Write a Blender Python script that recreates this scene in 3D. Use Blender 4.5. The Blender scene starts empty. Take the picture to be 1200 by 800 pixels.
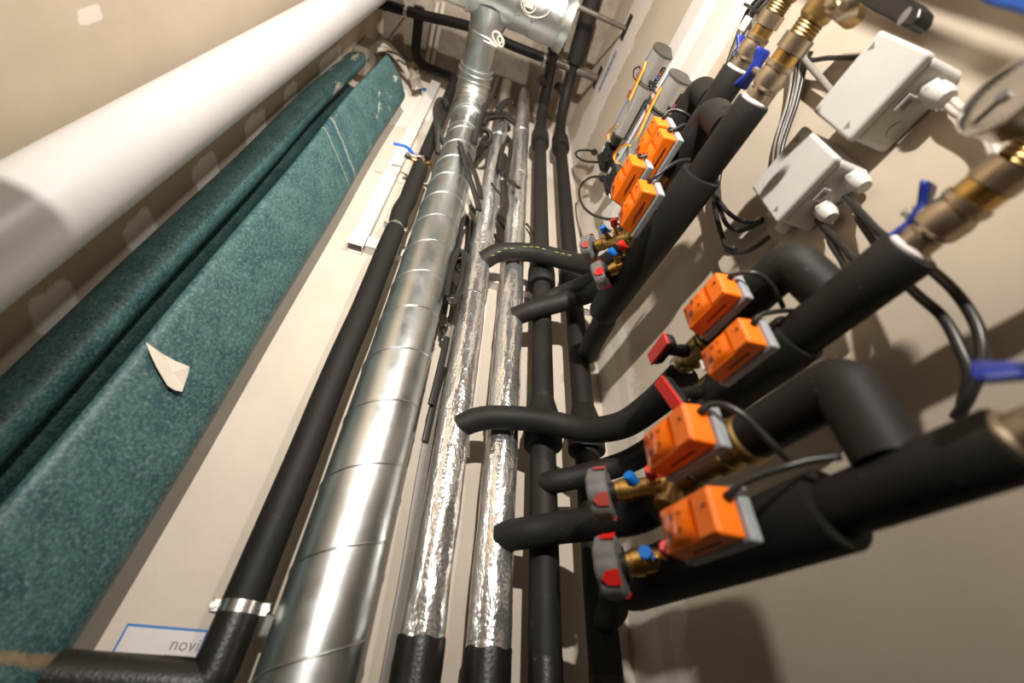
import bpy, bmesh, math, random
from mathutils import Vector as V, Matrix
random.seed(7)
SC = bpy.context.scene
COL = SC.collection
PI = math.pi

# ------------------------------------------------------------------ camera, light, exposure
ZC = 1.30                                   # height of the lens above the floor
F = 481.02                                  # focal length in pixels of a 1200 px wide frame
R = Matrix(((0.94632345, -0.24226671, 0.21395973),
            (-0.32056363, -0.61876236, 0.71719739),
            (0.04136283, 0.74728842, 0.66321123)))      # rows: room axes as (right, up, forward)
cam = bpy.data.cameras.new('camera')
camo = bpy.data.objects.new('camera', cam)
COL.objects.link(camo)
m = Matrix([[R[i][0], R[i][1], -R[i][2], 0] for i in range(3)] + [[0, 0, 0, 1]])
m.translation = V((0, 0, ZC))
camo.matrix_world = m
cam.sensor_width = 36
cam.lens = F * 36 / 1200
cam.clip_start = 0.01
cam.dof.use_dof = True
cam.dof.focus_distance = 0.92
cam.dof.aperture_fstop = 2.2
SC.camera = camo

SC.view_settings.view_transform = 'Standard'
SC.view_settings.look = 'None'
SC.view_settings.gamma = 1
SC.view_settings.use_curve_mapping = False
SC.view_settings.exposure = 0.14

w = bpy.data.worlds.new('world')
SC.world = w
w.use_nodes = True
w.node_tree.nodes['Background'].inputs[0].default_value = (1.0, 0.86, 0.70, 1)
w.node_tree.nodes['Background'].inputs[1].default_value = 0.03

def lamp(name, loc, target, size, power, col=(1, 0.9, 0.78)):
    l = bpy.data.lights.new(name, 'AREA')
    l.shape = 'DISK'
    l.size = size
    l.energy = power
    l.color = col
    o = bpy.data.objects.new(name, l)
    COL.objects.link(o)
    o.location = V(loc) + V((0, 0, ZC))
    o.rotation_euler = (V(target) - V(loc)).to_track_quat('-Z', 'Y').to_euler()
    return o
lamp('corridor_lamp', (-0.12, -0.92, 0.55), (0.0, 0.8, 2.9), 0.045, 58, (1, 0.94, 0.865))
lamp('corridor_lamp', (0.40, -0.85, 1.10), (-0.4, 0.8, 2.6), 0.06, 22, (1, 0.94, 0.865))

# ------------------------------------------------------------------ pixel and room helpers
def ray(px, py):
    return R @ V((px - 600, 400 - py, F))
def P(px, py, X=None, Y=None, Z=None):
    r = ray(px, py)
    if X is not None: return r * (X / r.x)
    if Y is not None: return r * (Y / r.y)
    return r * (Z / r.z)

# ------------------------------------------------------------------ materials
MATS = {}
def nodes(name):
    mt = bpy.data.materials.new(name)
    mt.use_nodes = True
    nt = mt.node_tree
    b = nt.nodes['Principled BSDF']
    return mt, nt, b
def N(nt, typ, **kw):
    n = nt.nodes.new(typ)
    for k, v in kw.items():
        if k in n.inputs: n.inputs[k].default_value = v
        else: setattr(n, k, v)
    return n
def coords(nt):
    return N(nt, 'ShaderNodeTexCoord').outputs['Object']
def noise(nt, scale, detail=3, rough=0.5, vec=None, stretch=None):
    n = N(nt, 'ShaderNodeTexNoise')
    n.inputs['Scale'].default_value = scale
    n.inputs['Detail'].default_value = detail
    n.inputs['Roughness'].default_value = rough
    c = vec or coords(nt)
    if stretch:
        mp = N(nt, 'ShaderNodeMapping')
        mp.inputs['Scale'].default_value = stretch
        nt.links.new(c, mp.inputs['Vector'])
        c = mp.outputs['Vector']
    nt.links.new(c, n.inputs['Vector'])
    return n.outputs['Fac']
def ramp(nt, fac, stops):
    r = N(nt, 'ShaderNodeValToRGB')
    e = r.color_ramp.elements
    while len(e) < len(stops): e.new(0.5)
    for i, (p, c) in enumerate(stops):
        e[i].position = p
        e[i].color = (*c, 1) if len(c) == 3 else c
    nt.links.new(fac, r.inputs['Fac'])
    return r.outputs['Color']
def bump(nt, b, fac, strength=0.2, dist=0.002):
    n = N(nt, 'ShaderNodeBump')
    n.inputs['Strength'].default_value = strength
    n.inputs['Distance'].default_value = dist
    nt.links.new(fac, n.inputs['Height'])
    nt.links.new(n.outputs['Normal'], b.inputs['Normal'])
def mix(nt, fac, a, bcol):
    n = N(nt, 'ShaderNodeMix', data_type='RGBA')
    for s, v in ((0, fac), (6, a), (7, bcol)):
        if hasattr(v, 'is_output'): nt.links.new(v, n.inputs[s])
        else: n.inputs[s].default_value = v if s == 0 else (*v, 1)
    return n.outputs[2]
def math_(nt, op, a, bb=None, c=None):
    n = N(nt, 'ShaderNodeMath', operation=op)
    for i, v in enumerate((a, bb, c)):
        if v is None: continue
        if hasattr(v, 'is_output'): nt.links.new(v, n.inputs[i])
        else: n.inputs[i].default_value = v
    return n.outputs[0]

def plain(name, col, rough=0.5, metal=0.0, var=0.12, scale=40, bmp=0.0, spec=0.5, bdist=0.001):
    if name in MATS: return MATS[name]
    mt, nt, b = nodes(name)
    f = noise(nt, scale, 4, 0.6)
    lo = tuple(c * (1 - var) for c in col)
    hi = tuple(min(1, c * (1 + var)) for c in col)
    nt.links.new(ramp(nt, f, [(0.3, lo), (0.7, hi)]), b.inputs['Base Color'])
    b.inputs['Roughness'].default_value = rough
    b.inputs['Metallic'].default_value = metal
    b.inputs['Specular IOR Level'].default_value = spec
    if bmp: bump(nt, b, noise(nt, scale * 6, 3), bmp, bdist)
    MATS[name] = mt
    return mt

def foam(name, base, dust):
    mt, nt, b = nodes(name)
    f = noise(nt, 9, 4, 0.6)
    s = noise(nt, 210, 2, 0.5)
    c = ramp(nt, f, [(0.35, base), (0.75, tuple(x * 1.35 for x in base))])
    sp = ramp(nt, s, [(0.70, (0, 0, 0)), (0.78, (1, 1, 1))])
    c = mix(nt, math_(nt, 'MULTIPLY', sp, 0.35), c, dust)
    sc = ramp(nt, noise(nt, 26, 5, 0.7), [(0.68, (0, 0, 0)), (0.76, (1, 1, 1))])
    c = mix(nt, math_(nt, 'MULTIPLY', sc, 0.18), c, dust)
    nt.links.new(c, b.inputs['Base Color'])
    b.inputs['Roughness'].default_value = 0.60
    b.inputs['Specular IOR Level'].default_value = 0.28
    bump(nt, b, noise(nt, 500, 2), 0.12, 0.0006)
    return mt
FOAM = foam('black_foam_rubber', (0.012, 0.0105, 0.009), (0.20, 0.17, 0.14))
FOAM2 = foam('dusty_foam_rubber', (0.0135, 0.0118, 0.010), (0.22, 0.19, 0.16))

def metal_sheet():
    mt, nt, b = nodes('galvanised_steel')
    c = ramp(nt, noise(nt, 10, 4, 0.6), [(0.3, (0.56, 0.58, 0.57)), (0.7, (0.68, 0.70, 0.69))])
    nt.links.new(c, b.inputs['Base Color'])
    b.inputs['Metallic'].default_value = 1
    r = ramp(nt, noise(nt, 24, 4, 0.6), [(0.3, (0.30,) * 3), (0.7, (0.42,) * 3)])
    nt.links.new(r, b.inputs['Roughness'])
    bump(nt, b, noise(nt, 300, 2, 0.5), 0.05, 0.0005)
    return mt
GALV = metal_sheet()

def foil():
    mt, nt, b = nodes('wrinkled_foil')
    c = ramp(nt, noise(nt, 20, 4), [(0.3, (0.84, 0.83, 0.82)), (0.7, (0.95, 0.95, 0.94))])
    nt.links.new(c, b.inputs['Base Color'])
    b.inputs['Metallic'].default_value = 0.92
    b.inputs['Roughness'].default_value = 0.18
    a = noise(nt, 55, 3, 0.6, stretch=(1, 1, 0.35))
    v = N(nt, 'ShaderNodeTexVoronoi', feature='DISTANCE_TO_EDGE'); v.inputs['Scale'].default_value = 95
    mp = N(nt, 'ShaderNodeMapping'); mp.inputs['Scale'].default_value = (0.8, 0.8, 1.0)
    mp.inputs['Rotation'].default_value = (0.4, 0.3, 0.5)
    nt.links.new(coords(nt), mp.inputs['Vector']); nt.links.new(mp.outputs['Vector'], v.inputs['Vector'])
    h = math_(nt, 'ADD', math_(nt, 'MULTIPLY', a, 1.0), math_(nt, 'MULTIPLY', v.outputs['Distance'], 0.22))
    bump(nt, b, h, 1.0, 0.0031)
    return mt
FOIL = foil()

def plaster(name, base, marks, extra=None):
    """marks: list of (axis index, a, b, half a, half b) pale filler strokes on the board, in room coordinates"""
    mt, nt, b = nodes(name)
    geo = N(nt, 'ShaderNodeNewGeometry')
    sep = N(nt, 'ShaderNodeSeparateXYZ')
    nt.links.new(geo.outputs['Position'], sep.inputs[0])
    pos = geo.outputs['Position']
    f = noise(nt, 5, 5, 0.6, vec=pos)
    fine = noise(nt, 260, 2, 0.5, vec=pos)
    lo = tuple(c * 0.94 for c in base); hi = tuple(c * 1.05 for c in base)
    c = ramp(nt, f, [(0.35, lo), (0.65, hi)])
    c = mix(nt, math_(nt, 'MULTIPLY', ramp(nt, fine, [(0.4, (0, 0, 0)), (0.7, (1, 1, 1))]), 0.06), c, (0.3, 0.25, 0.2))
    wob = noise(nt, 14, 4, 0.7, vec=pos)
    for (ax, bx, a0, b0, ha, hb, soft, amt, colr) in marks:
        da = math_(nt, 'DIVIDE', math_(nt, 'ABSOLUTE', math_(nt, 'SUBTRACT', sep.outputs[ax], a0)), ha)
        db = math_(nt, 'DIVIDE', math_(nt, 'ABSOLUTE', math_(nt, 'SUBTRACT', sep.outputs[bx], b0)), hb)
        d = math_(nt, 'POWER', math_(nt, 'ADD', math_(nt, 'POWER', da, 4), math_(nt, 'POWER', db, 4)), 0.25)
        d = math_(nt, 'ADD', d, math_(nt, 'MULTIPLY', math_(nt, 'SUBTRACT', wob, 0.5), 0.9))
        k = ramp(nt, d, [(max(0, 0.9 - soft), (1, 1, 1)), (0.95, (0, 0, 0))])
        c = mix(nt, math_(nt, 'MULTIPLY', k, amt), c, colr)
    nt.links.new(c, b.inputs['Base Color'])
    b.inputs['Roughness'].default_value = 0.85
    b.inputs['Specular IOR Level'].default_value = 0.25
    bump(nt, b, noise(nt, 120, 3, 0.6, vec=pos), 0.08, 0.001)
    return mt
FILL = (0.78, 0.72, 0.65)
PALE = (0.70, 0.66, 0.60)
GREYB = (0.47, 0.43, 0.37)
Y_, Z_, X_ = 1, 2, 0
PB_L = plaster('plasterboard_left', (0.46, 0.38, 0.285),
    [(Y_, Z_, 0.685, z + ZC, 0.045, h, 0.05, 0.8, FILL) for z, h in ((0.455, 0.046), (0.672, 0.046), (0.915, 0.056), (1.175, 0.07), (1.42, 0.06), (1.80, 0.14), (0.245, 0.03))]
    + [(Y_, Z_, 0.335, 0.735 + ZC, 0.012, 0.03, 0.1, 0.5, FILL)])
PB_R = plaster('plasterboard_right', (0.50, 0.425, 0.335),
    [(Z_, Y_, 2.13 + ZC, 0.3, 0.16, 1.2, 0.05, 0.8, FILL),
     (Y_, Z_, 0.80, 0.7 + ZC, 0.145, 1.15, 0.1, 0.85, (0.74, 0.69, 0.62)),
     (Y_, Z_, 0.73, 0.5 + ZC, 0.02, 1.3, 0.1, 0.5, (0.56, 0.51, 0.43)),
     (Z_, Y_, 1.40 + ZC, 0.65, 0.35, 0.16, 0.1, 0.55, FILL)])
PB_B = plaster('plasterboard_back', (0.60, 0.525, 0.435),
    [(Z_, X_, 2.10 + ZC, 0.0, 0.30, 1.0, 0.1, 0.7, FILL),
     (X_, Z_, 0.46, 1.0 + ZC, 0.03, 2.2, 0.1, 0.6, FILL)])
def concrete():
    mt, nt, b = nodes('raw_concrete')
    c = ramp(nt, noise(nt, 6, 8, 0.7), [(0.3, (0.15, 0.12, 0.095)), (0.55, (0.29, 0.24, 0.19)), (0.75, (0.40, 0.34, 0.275))])
    nt.links.new(c, b.inputs['Base Color'])
    b.inputs['Roughness'].default_value = 0.9
    bump(nt, b, noise(nt, 60, 5, 0.7), 0.4, 0.003)
    return mt
CONC = concrete()

def green_vinyl():
    mt, nt, b = nodes('speckled_green_vinyl')
    a = noise(nt, 190, 4, 0.72)
    g = noise(nt, 18, 6, 0.75)
    c = ramp(nt, a, [(0.36, (0.007, 0.030, 0.042)), (0.50, (0.026, 0.078, 0.084)), (0.60, (0.064, 0.132, 0.124)), (0.72, (0.19, 0.22, 0.17))])
    c = mix(nt, math_(nt, 'MULTIPLY', ramp(nt, g, [(0.40, (0, 0, 0)), (0.7, (1, 1, 1))]), 0.22), c, (0.20, 0.36, 0.33))
    geo = N(nt, 'ShaderNodeNewGeometry')
    sep = N(nt, 'ShaderNodeSeparateXYZ')
    nt.links.new(geo.outputs['Position'], sep.inputs[0])
    # scuffs that let the pale backing through: patches near the top and two long scratches
    hi = ramp(nt, math_(nt, 'SUBTRACT', sep.outputs[2], 2.25), [(0.0, (0, 0, 0)), (0.85, (1, 1, 1))])
    s1 = noise(nt, 16, 6, 0.72, stretch=(1, 1, 0.35))
    k = ramp(nt, math_(nt, 'ADD', s1, math_(nt, 'MULTIPLY', hi, 0.10)), [(0.67, (0, 0, 0)), (0.71, (1, 1, 1))])
    c = mix(nt, math_(nt, 'MULTIPLY', math_(nt, 'MULTIPLY', k, hi), 0.85), c, (0.52, 0.48, 0.38))
    xm = math_(nt, 'GREATER_THAN', sep.outputs[0], -0.41)
    dz = math_(nt, 'ADD', sep.outputs[2], math_(nt, 'MULTIPLY', sep.outputs[0], 0.75))
    dz = math_(nt, 'ADD', dz, math_(nt, 'MULTIPLY', noise(nt, 9, 4, 0.7), 0.03))
    for z0, w0, cc in ((2.25, 0.020, (0.012, 0.055, 0.085)), (2.275, 0.0045, (0.55, 0.47, 0.35)), (2.21, 0.004, (0.50, 0.44, 0.33))):
        d = math_(nt, 'ABSOLUTE', math_(nt, 'SUBTRACT', dz, z0))
        kk = ramp(nt, d, [(w0 * 0.6, (1, 1, 1)), (w0, (0, 0, 0))])
        c = mix(nt, math_(nt, 'MULTIPLY', math_(nt, 'MULTIPLY', kk, xm), 0.5), c, cc)
    bro = math_(nt, 'ABSOLUTE', math_(nt, 'SUBTRACT', math_(nt, 'ADD', sep.outputs[2], math_(nt, 'MULTIPLY', noise(nt, 40, 4, 0.7), 0.02)), 1.325))
    c = mix(nt, math_(nt, 'MULTIPLY', ramp(nt, bro, [(0.002, (1, 1, 1)), (0.008, (0, 0, 0))]), 0.6), c, (0.40, 0.24, 0.10))
    nt.links.new(c, b.inputs['Base Color'])
    b.inputs['Roughness'].default_value = 0.55
    bump(nt, b, a, 0.18, 0.001)
    return mt
GREEN = green_vinyl()

PVC = plain('white_pvc', (0.45, 0.43, 0.415), 0.38, var=0.04, scale=6)
TRUNK = plain('white_trunking_plastic', (0.68, 0.645, 0.60), 0.4, var=0.03, scale=8)
BOXG = plain('pale_grey_box_plastic', (0.52, 0.50, 0.47), 0.5, var=0.03, scale=20, bmp=0.05)
MARKG = plain('printed_grey', (0.20, 0.19, 0.17), 0.6)
ORANGE = plain('orange_plastic', (1.0, 0.19, 0.005), 0.38, var=0.05, scale=20, bmp=0.04)
WINDOW = plain('glossy_orange_window', (0.98, 0.18, 0.006), 0.08, var=0.05, scale=60)
PRINT = plain('brown_printed_marks', (0.10, 0.020, 0.004), 0.5)
GREYP = plain('grey_base_plastic', (0.32, 0.335, 0.35), 0.45, var=0.04)
DKGREY = plain('dark_grey_plastic', (0.14, 0.135, 0.13), 0.45, var=0.06)
RED = plain('red_plastic', (0.62, 0.018, 0.010), 0.40, var=0.06, bmp=0.05)
PALERED = plain('faded_red_plastic', (0.42, 0.075, 0.06), 0.40, var=0.08)
BLUE = plain('blue_cap_plastic', (0.006, 0.14, 0.50), 0.35, var=0.06)
BLUEH = plain('dark_blue_handle_coating', (0.010, 0.030, 0.26), 0.35, var=0.06)
BLUEL = plain('bright_blue_lever_sleeve', (0.010, 0.10, 0.52), 0.35, var=0.08)
BRASS = plain('brass', (0.60, 0.38, 0.13), 0.34, 1.0, var=0.12, scale=60, bmp=0.04)
DBRASS = plain('dull_brass', (0.40, 0.27, 0.11), 0.42, 1.0, var=0.15, scale=60, bmp=0.06)
NICKEL = plain('nickel_plated_brass', (0.50, 0.41, 0.30), 0.40, 1.0, var=0.15, scale=50, bmp=0.05)
STEEL = plain('zinc_plated_steel', (0.72, 0.71, 0.68), 0.28, 1.0, var=0.1, scale=70)
BLACK = plain('black_plastic', (0.014, 0.013, 0.012), 0.38, var=0.15)
CABLE = plain('black_cable_sheath', (0.022, 0.020, 0.018), 0.36, var=0.15, scale=80)
RIBBON = plain('flat_black_cable', (0.020, 0.0175, 0.015), 0.33, var=0.25, scale=60)
GCABLE = plain('grey_cable_sheath', (0.22, 0.20, 0.175), 0.42, var=0.1)
WCABLE = plain('white_cable_sheath', (0.54, 0.49, 0.42), 0.42, var=0.06)
RWIRE = plain('red_wire', (0.60, 0.03, 0.012), 0.4)
YWIRE = plain('yellow_wire', (0.80, 0.52, 0.03), 0.4)
BWIRE = plain('blue_wire', (0.03, 0.12, 0.45), 0.4)
TUBEM = plain('satin_aluminium_tube', (0.48, 0.45, 0.415), 0.30, 0.55, var=0.03)
ENDCAP = plain('grey_end_cap', (0.07, 0.064, 0.054), 0.5, var=0.1)
FILMB = plain('blue_protective_film', (0.03, 0.17, 0.36), 0.35)
PAPER = plain('torn_white_tape', (0.70, 0.62, 0.52), 0.7, var=0.04, scale=30, bmp=0.05)
STICK = plain('sticker_white', (0.66, 0.62, 0.60), 0.45, var=0.02)
STICKB = plain('sticker_blue', (0.035, 0.17, 0.45), 0.45)
STICKG = plain('sticker_print_grey', (0.20, 0.19, 0.20), 0.5)
BITUM = plain('black_butyl_tape', (0.014, 0.012, 0.010), 0.38, var=0.3, scale=40, bmp=0.25, bdist=0.002)
BROWNP = plain('brown_bare_tube', (0.10, 0.078, 0.062), 0.42, var=0.1)
YELLOWT = plain('yellow_print', (0.42, 0.42, 0.06), 0.6)
DIAL = plain('white_gauge_dial', (0.70, 0.70, 0.68), 0.25)
HOLE = plain('dark_cutout', (0.012, 0.010, 0.009), 0.9)
CONDUIT = plain('cream_conduit', (0.50, 0.45, 0.37), 0.45, var=0.05)
GREYBOX = plain('grey_box', (0.36, 0.31, 0.25), 0.5, var=0.05)

# ------------------------------------------------------------------ mesh builders (room coordinates relative to the lens)
def frame(t, ref=None):
    t = V(t).normalized()
    r = V(ref) if ref is not None else (V((0, 0, 1)) if abs(t.z) < 0.9 else V((1, 0, 0)))
    u = (r - t * r.dot(t)).normalized()
    return u, t.cross(u)
def spline(pts, k=8):
    pts = [V(p) for p in pts]
    if len(pts) < 3: return pts
    out = []
    q = [pts[0] * 2 - pts[1]] + pts + [pts[-1] * 2 - pts[-2]]
    for i in range(1, len(q) - 2):
        a, b, c, d = q[i - 1:i + 3]
        for j in range(k):
            t = j / k
            out.append(0.5 * ((2 * b) + (c - a) * t + (2 * a - 5 * b + 4 * c - d) * t * t + (3 * b - a - 3 * c + d) * t ** 3))
    out.append(pts[-1])
    return out
def fillet(pts, rad, k=7):
    pts = [V(p) for p in pts]
    out = [pts[0]]
    for i in range(1, len(pts) - 1):
        a, b, c = pts[i - 1], pts[i], pts[i + 1]
        u, v = (a - b), (c - b)
        d = min(rad, u.length * 0.49, v.length * 0.49)
        p, q = b + u.normalized() * d, b + v.normalized() * d
        for j in range(k + 1):
            t = j / k
            out.append(p * (1 - t) ** 2 + b * 2 * t * (1 - t) + q * t * t)
    out.append(pts[-1])
    return out

ORG = {}                                     # where each object's own origin lies
RIBBON_SCALE = [1.0]
class MB:
    def __init__(s): s.v, s.f, s.sm = [], [], []
    def add(s, verts, faces, smooth=True):
        n = len(s.v)
        s.v += [V(x) for x in verts]
        s.f += [tuple(i + n for i in f) for f in faces]
        s.sm += [smooth] * len(faces)
        return s
    def sweep(s, pts, section, ref=None, caps=True, scale=None, twist=None, smooth=True):
        """sweep a closed 2-D section (list of (u, v)) along pts"""
        pts = [V(p) for p in pts]
        n = len(section)
        verts, faces = [], []
        u = None
        for i, p in enumerate(pts):
            t = (pts[min(i + 1, len(pts) - 1)] - pts[max(i - 1, 0)]).normalized()
            if u is None: u, v = frame(t, ref)
            else:
                u = (u - t * u.dot(t)).normalized()
                v = t.cross(u)
            k = scale(i / (len(pts) - 1)) if scale else 1
            uu, vv = u, v
            if twist:
                a = twist(i / (len(pts) - 1))
                uu, vv = u * math.cos(a) + v * math.sin(a), v * math.cos(a) - u * math.sin(a)
            verts += [p + uu * (a * k) + vv * (b * k) for a, b in section]
        for i in range(len(pts) - 1):
            for j in range(n):
                a, b = i * n + j, i * n + (j + 1) % n
                faces.append((a, b, b + n, a + n))
        s.add(verts, faces, smooth)
        if caps:
            L = (len(pts) - 1) * n
            s.add(verts[:n], [tuple(reversed(range(n)))], False)
            s.add(verts[L:], [tuple(range(n))], False)
        return s
    def tube(s, pts, r, n=20, caps=True, scale=None):
        return s.sweep(pts, [(r * math.cos(2 * PI * j / n), r * math.sin(2 * PI * j / n)) for j in range(n)], caps=caps, scale=scale)
    def ribbon(s, pts, w_, t_, ref=None, twist=None):
        w_ *= RIBBON_SCALE[0]; t_ *= RIBBON_SCALE[0]
        n = 14
        sec = []
        for j in range(n):
            a = 2 * PI * j / n
            ca, sa = math.cos(a), math.sin(a)
            sec.append((w_ / 2 * math.copysign(abs(ca) ** 0.55, ca), t_ / 2 * math.copysign(abs(sa) ** 0.55, sa)))
        return s.sweep(pts, sec, ref=ref, twist=twist)
    def lathe(s, prof, origin, axis, n=32, ref=None, sharp=35, shape=None):
        """prof: (distance along axis, radius); sharp corners get doubled rings"""
        o, t = V(origin), V(axis).normalized()
        u, v = frame(t, ref)
        rows = []
        for i, (a, r) in enumerate(prof):
            rows.append((a, r))
            if 0 < i < len(prof) - 1:
                d1 = (prof[i][0] - prof[i - 1][0], prof[i][1] - prof[i - 1][1])
                d2 = (prof[i + 1][0] - prof[i][0], prof[i + 1][1] - prof[i][1])
                an = abs(math.degrees(math.atan2(d1[0] * d2[1] - d1[1] * d2[0], d1[0] * d2[0] + d1[1] * d2[1])))
                if an > sharp: rows.append(None); rows.append((a, r))
        base, prev = [], None
        verts, faces = [], []
        for rr in rows:
            if rr is None: prev = None; continue
            cur = len(verts)
            for j in range(n):
                th = 2 * PI * j / n
                k = shape(th) if shape else 1
                verts.append(o + t * rr[0] + (u * math.cos(th) + v * math.sin(th)) * rr[1] * k)
            if prev is not None:
                for j in range(n):
                    q = (j + 1) % n
                    faces.append((prev + j, prev + q, cur + q, cur + j))
            prev = cur
        s.add(verts, faces, True)
        L = len(verts)
        if prof[0][1] > 1e-5: s.add(verts[:n], [tuple(reversed(range(n)))], False)
        if prof[-1][1] > 1e-5: s.add(verts[L - n:], [tuple(range(n))], False)
        return s
    def box(s, lo, hi, bev=0.0, seg=2, mat=None, taper=None):
        bm = bmesh.new()
        bmesh.ops.create_cube(bm, size=1)
        lo, hi = V(lo), V(hi)
        for vv in bm.verts:
            c = vv.co + V((0.5, 0.5, 0.5))
            vv.co = V((lo[i] + (hi[i] - lo[i]) * c[i] for i in range(3)))
        if taper: 
            for vv in bm.verts: vv.co = taper(vv.co)
        if bev: bmesh.ops.bevel(bm, geom=bm.edges[:], offset=bev, segments=seg, profile=0.5, affect='EDGES')
        bm.verts.index_update()
        vs = [(mat @ x.co if mat else x.co.copy()) for x in bm.verts]
        s.add(vs, [tuple(x.index for x in f.verts) for f in bm.faces], False)
        bm.free()
        return s
    def prism(s, poly, direction):
        """poly: 3-D outline; extruded by direction"""
        n = len(poly)
        d = V(direction)
        a = [V(p) for p in poly]
        b = [p + d for p in a]
        s.add(a, [tuple(reversed(range(n)))], False)
        s.add(b, [tuple(range(n))], False)
        s.add(a + b, [(i, (i + 1) % n, n + (i + 1) % n, n + i) for i in range(n)], False)
        return s
    def grid(s, rows, closed=False, smooth=True):
        n = len(rows[0])
        vs = [p for r in rows for p in r]
        fs = []
        for i in range(len(rows) - 1):
            for j in range(n if closed else n - 1):
                q = (j + 1) % n
                fs.append((i * n + j, i * n + q, (i + 1) * n + q, (i + 1) * n + j))
        return s.add(vs, fs, smooth)
    def build(s, name, mat, parent=None):
        me = bpy.data.meshes.new(name)
        if parent is not None: o0 = V(ORG[parent.name])
        else:
            o0 = sum(s.v, V((0, 0, 0))) / len(s.v)
            o0.z = min(x.z for x in s.v)
        me.from_pydata([x - o0 for x in s.v], [], s.f)
        me.polygons.foreach_set('use_smooth', s.sm)
        me.materials.append(mat)
        bm = bmesh.new(); bm.from_mesh(me)
        bmesh.ops.recalc_face_normals(bm, faces=bm.faces[:])
        bm.to_mesh(me); bm.free()
        o = bpy.data.objects.new(name, me)
        COL.objects.link(o)
        ORG[o.name] = tuple(o0)
        if parent is not None: o.parent = parent
        else: o.location = o0 + V((0, 0, ZC))
        return o

def tag(o, label, cat, group=None):
    o['label'] = label; o['category'] = cat
    if group: o['group'] = group
    return o
def thing(name, label, cat, at, group=None):
    o = bpy.data.objects.new(name, None)
    o.empty_display_size = 0.02
    COL.objects.link(o)
    o.location = V(at) + V((0, 0, ZC))
    ORG[o.name] = tuple(at)
    return tag(o, label, cat, group)
def struct(o):
    o['kind'] = 'structure'
    return o
def copy_tree(o, off, parent=None, sc=1.0):
    c = o.copy(); COL.objects.link(c)
    if parent is not None: c.parent = parent
    else:
        c.location = V(off) + V((0, 0, ZC)); c.scale = (sc, sc, sc); ORG[c.name] = tuple(off)
    for ch in [x for x in bpy.data.objects if x.parent == o]:
        copy_tree(ch, None, c)
    return c

# ------------------------------------------------------------------ the room shell
WL, WR, WB, YF, CZ, FZ = -0.575, 0.518, 0.84, -0.42, 2.54, -ZC
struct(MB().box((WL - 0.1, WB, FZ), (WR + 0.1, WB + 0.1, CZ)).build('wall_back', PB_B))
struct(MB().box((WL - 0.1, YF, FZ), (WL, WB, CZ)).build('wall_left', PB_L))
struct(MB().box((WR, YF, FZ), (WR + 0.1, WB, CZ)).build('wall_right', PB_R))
struct(MB().box((WL - 0.1, YF, CZ), (WR + 0.1, WB + 0.3, CZ + 0.1)).build('ceiling', CONC))
struct(MB().box((0.412, -0.212, FZ), (WR, -0.200, CZ)).build('shade_wall_front', PB_R))  # unseen door edge behind the lens, added to shade the right wall's near end
struct(MB().box((WL - 0.1, -0.212, FZ), (-0.282, -0.200, 0.478)).build('shade_wall_front', PB_R))  # added low panel, out of view, blocks lamp light from the drain pipe
struct(MB().box((0.389, -0.206, FZ), (0.402, -0.200, CZ - 0.4), 0.001).build('shade_trim_1', TRUNK))  # unseen strip, added so the slit beside it throws a light bar
struct(MB().box((WL - 0.1, YF, FZ - 0.1), (WR + 0.1, WB + 0.1, FZ)).build('floor', CONC))

# ------------------------------------------------------------------ white drain pipe on the left
t = thing('drain_pipe', 'thick white plastic pipe running up along the left wall', 'pipe', (-0.49, 0.455, FZ))
MB().lathe([(0, 0.055), (2.24 - FZ, 0.055)], (-0.49, 0.455, FZ), (0, 0, 1), 48).build('pipe', PVC, t)
MB().lathe([(0, 0.0555), (0, 0.062), (0.012, 0.0635), (0.05, 0.0635), (0.055, 0.060), (0.14, 0.060), (0.14, 0.05)], (-0.49, 0.455, 2.20), (0, 0, 1), 48).build('socket', PVC, t)

# ------------------------------------------------------------------ folded green sheet standing in the corner
def offset_poly(pts, d):
    out = []
    for i, p in enumerate(pts):
        a, b = pts[max(i - 1, 0)], pts[min(i + 1, len(pts) - 1)]
        tt = (b - a).normalized()
        out.append(p + V((-tt.y, tt.x, 0)) * d)
    return out
prof = fillet([(-0.400, 0.800, 0), (-0.345, 0.805, 0), (-0.312, 0.772, 0), (-0.304, 0.738, 0), (-0.350, 0.677, 0), (-0.402, 0.618, 0), (-0.434, 0.690, 0), (-0.468, 0.765, 0), (-0.520, 0.792, 0), (-0.560, 0.768, 0), (-0.567, 0.700, 0), (-0.535, 0.662, 0), (-0.4835, 0.650, 0), (-0.4755, 0.690, 0), (-0.512, 0.716, 0)], 0.026, 6)
inner = offset_poly(prof, -0.004)
sec = [(p.x, p.y) for p in prof] + [(p.x, p.y) for p in reversed(inner)]
rows = []
zs = [FZ + (1.93 - FZ) * i / 60 for i in range(61)]
for z in zs:
    k = 0.004 * math.sin(z * 3.1) + 0.002 * math.sin(z * 7.7)
    row = []
    for i, (x, y) in enumerate(sec):
        top = 0
        if z > 1.92: top = -0.10 * max(0, (-0.33 - x)) + (-0.03 if x > -0.325 else 0)
        row.append(V((x + k * 0.5, y + k, z + top)))
    rows.append(row)
mb = MB().grid(rows, closed=True)
mb.add(rows[-1], [(i, i + 1, len(sec) - 2 - i, len(sec) - 1 - i) for i in range(len(sec) // 2 - 1)], False)
g = mb.build('vinyl_sheet', GREEN)
tag(g, 'folded sheet of speckled green flooring standing on end in the left corner', 'flooring sheet')

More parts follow.
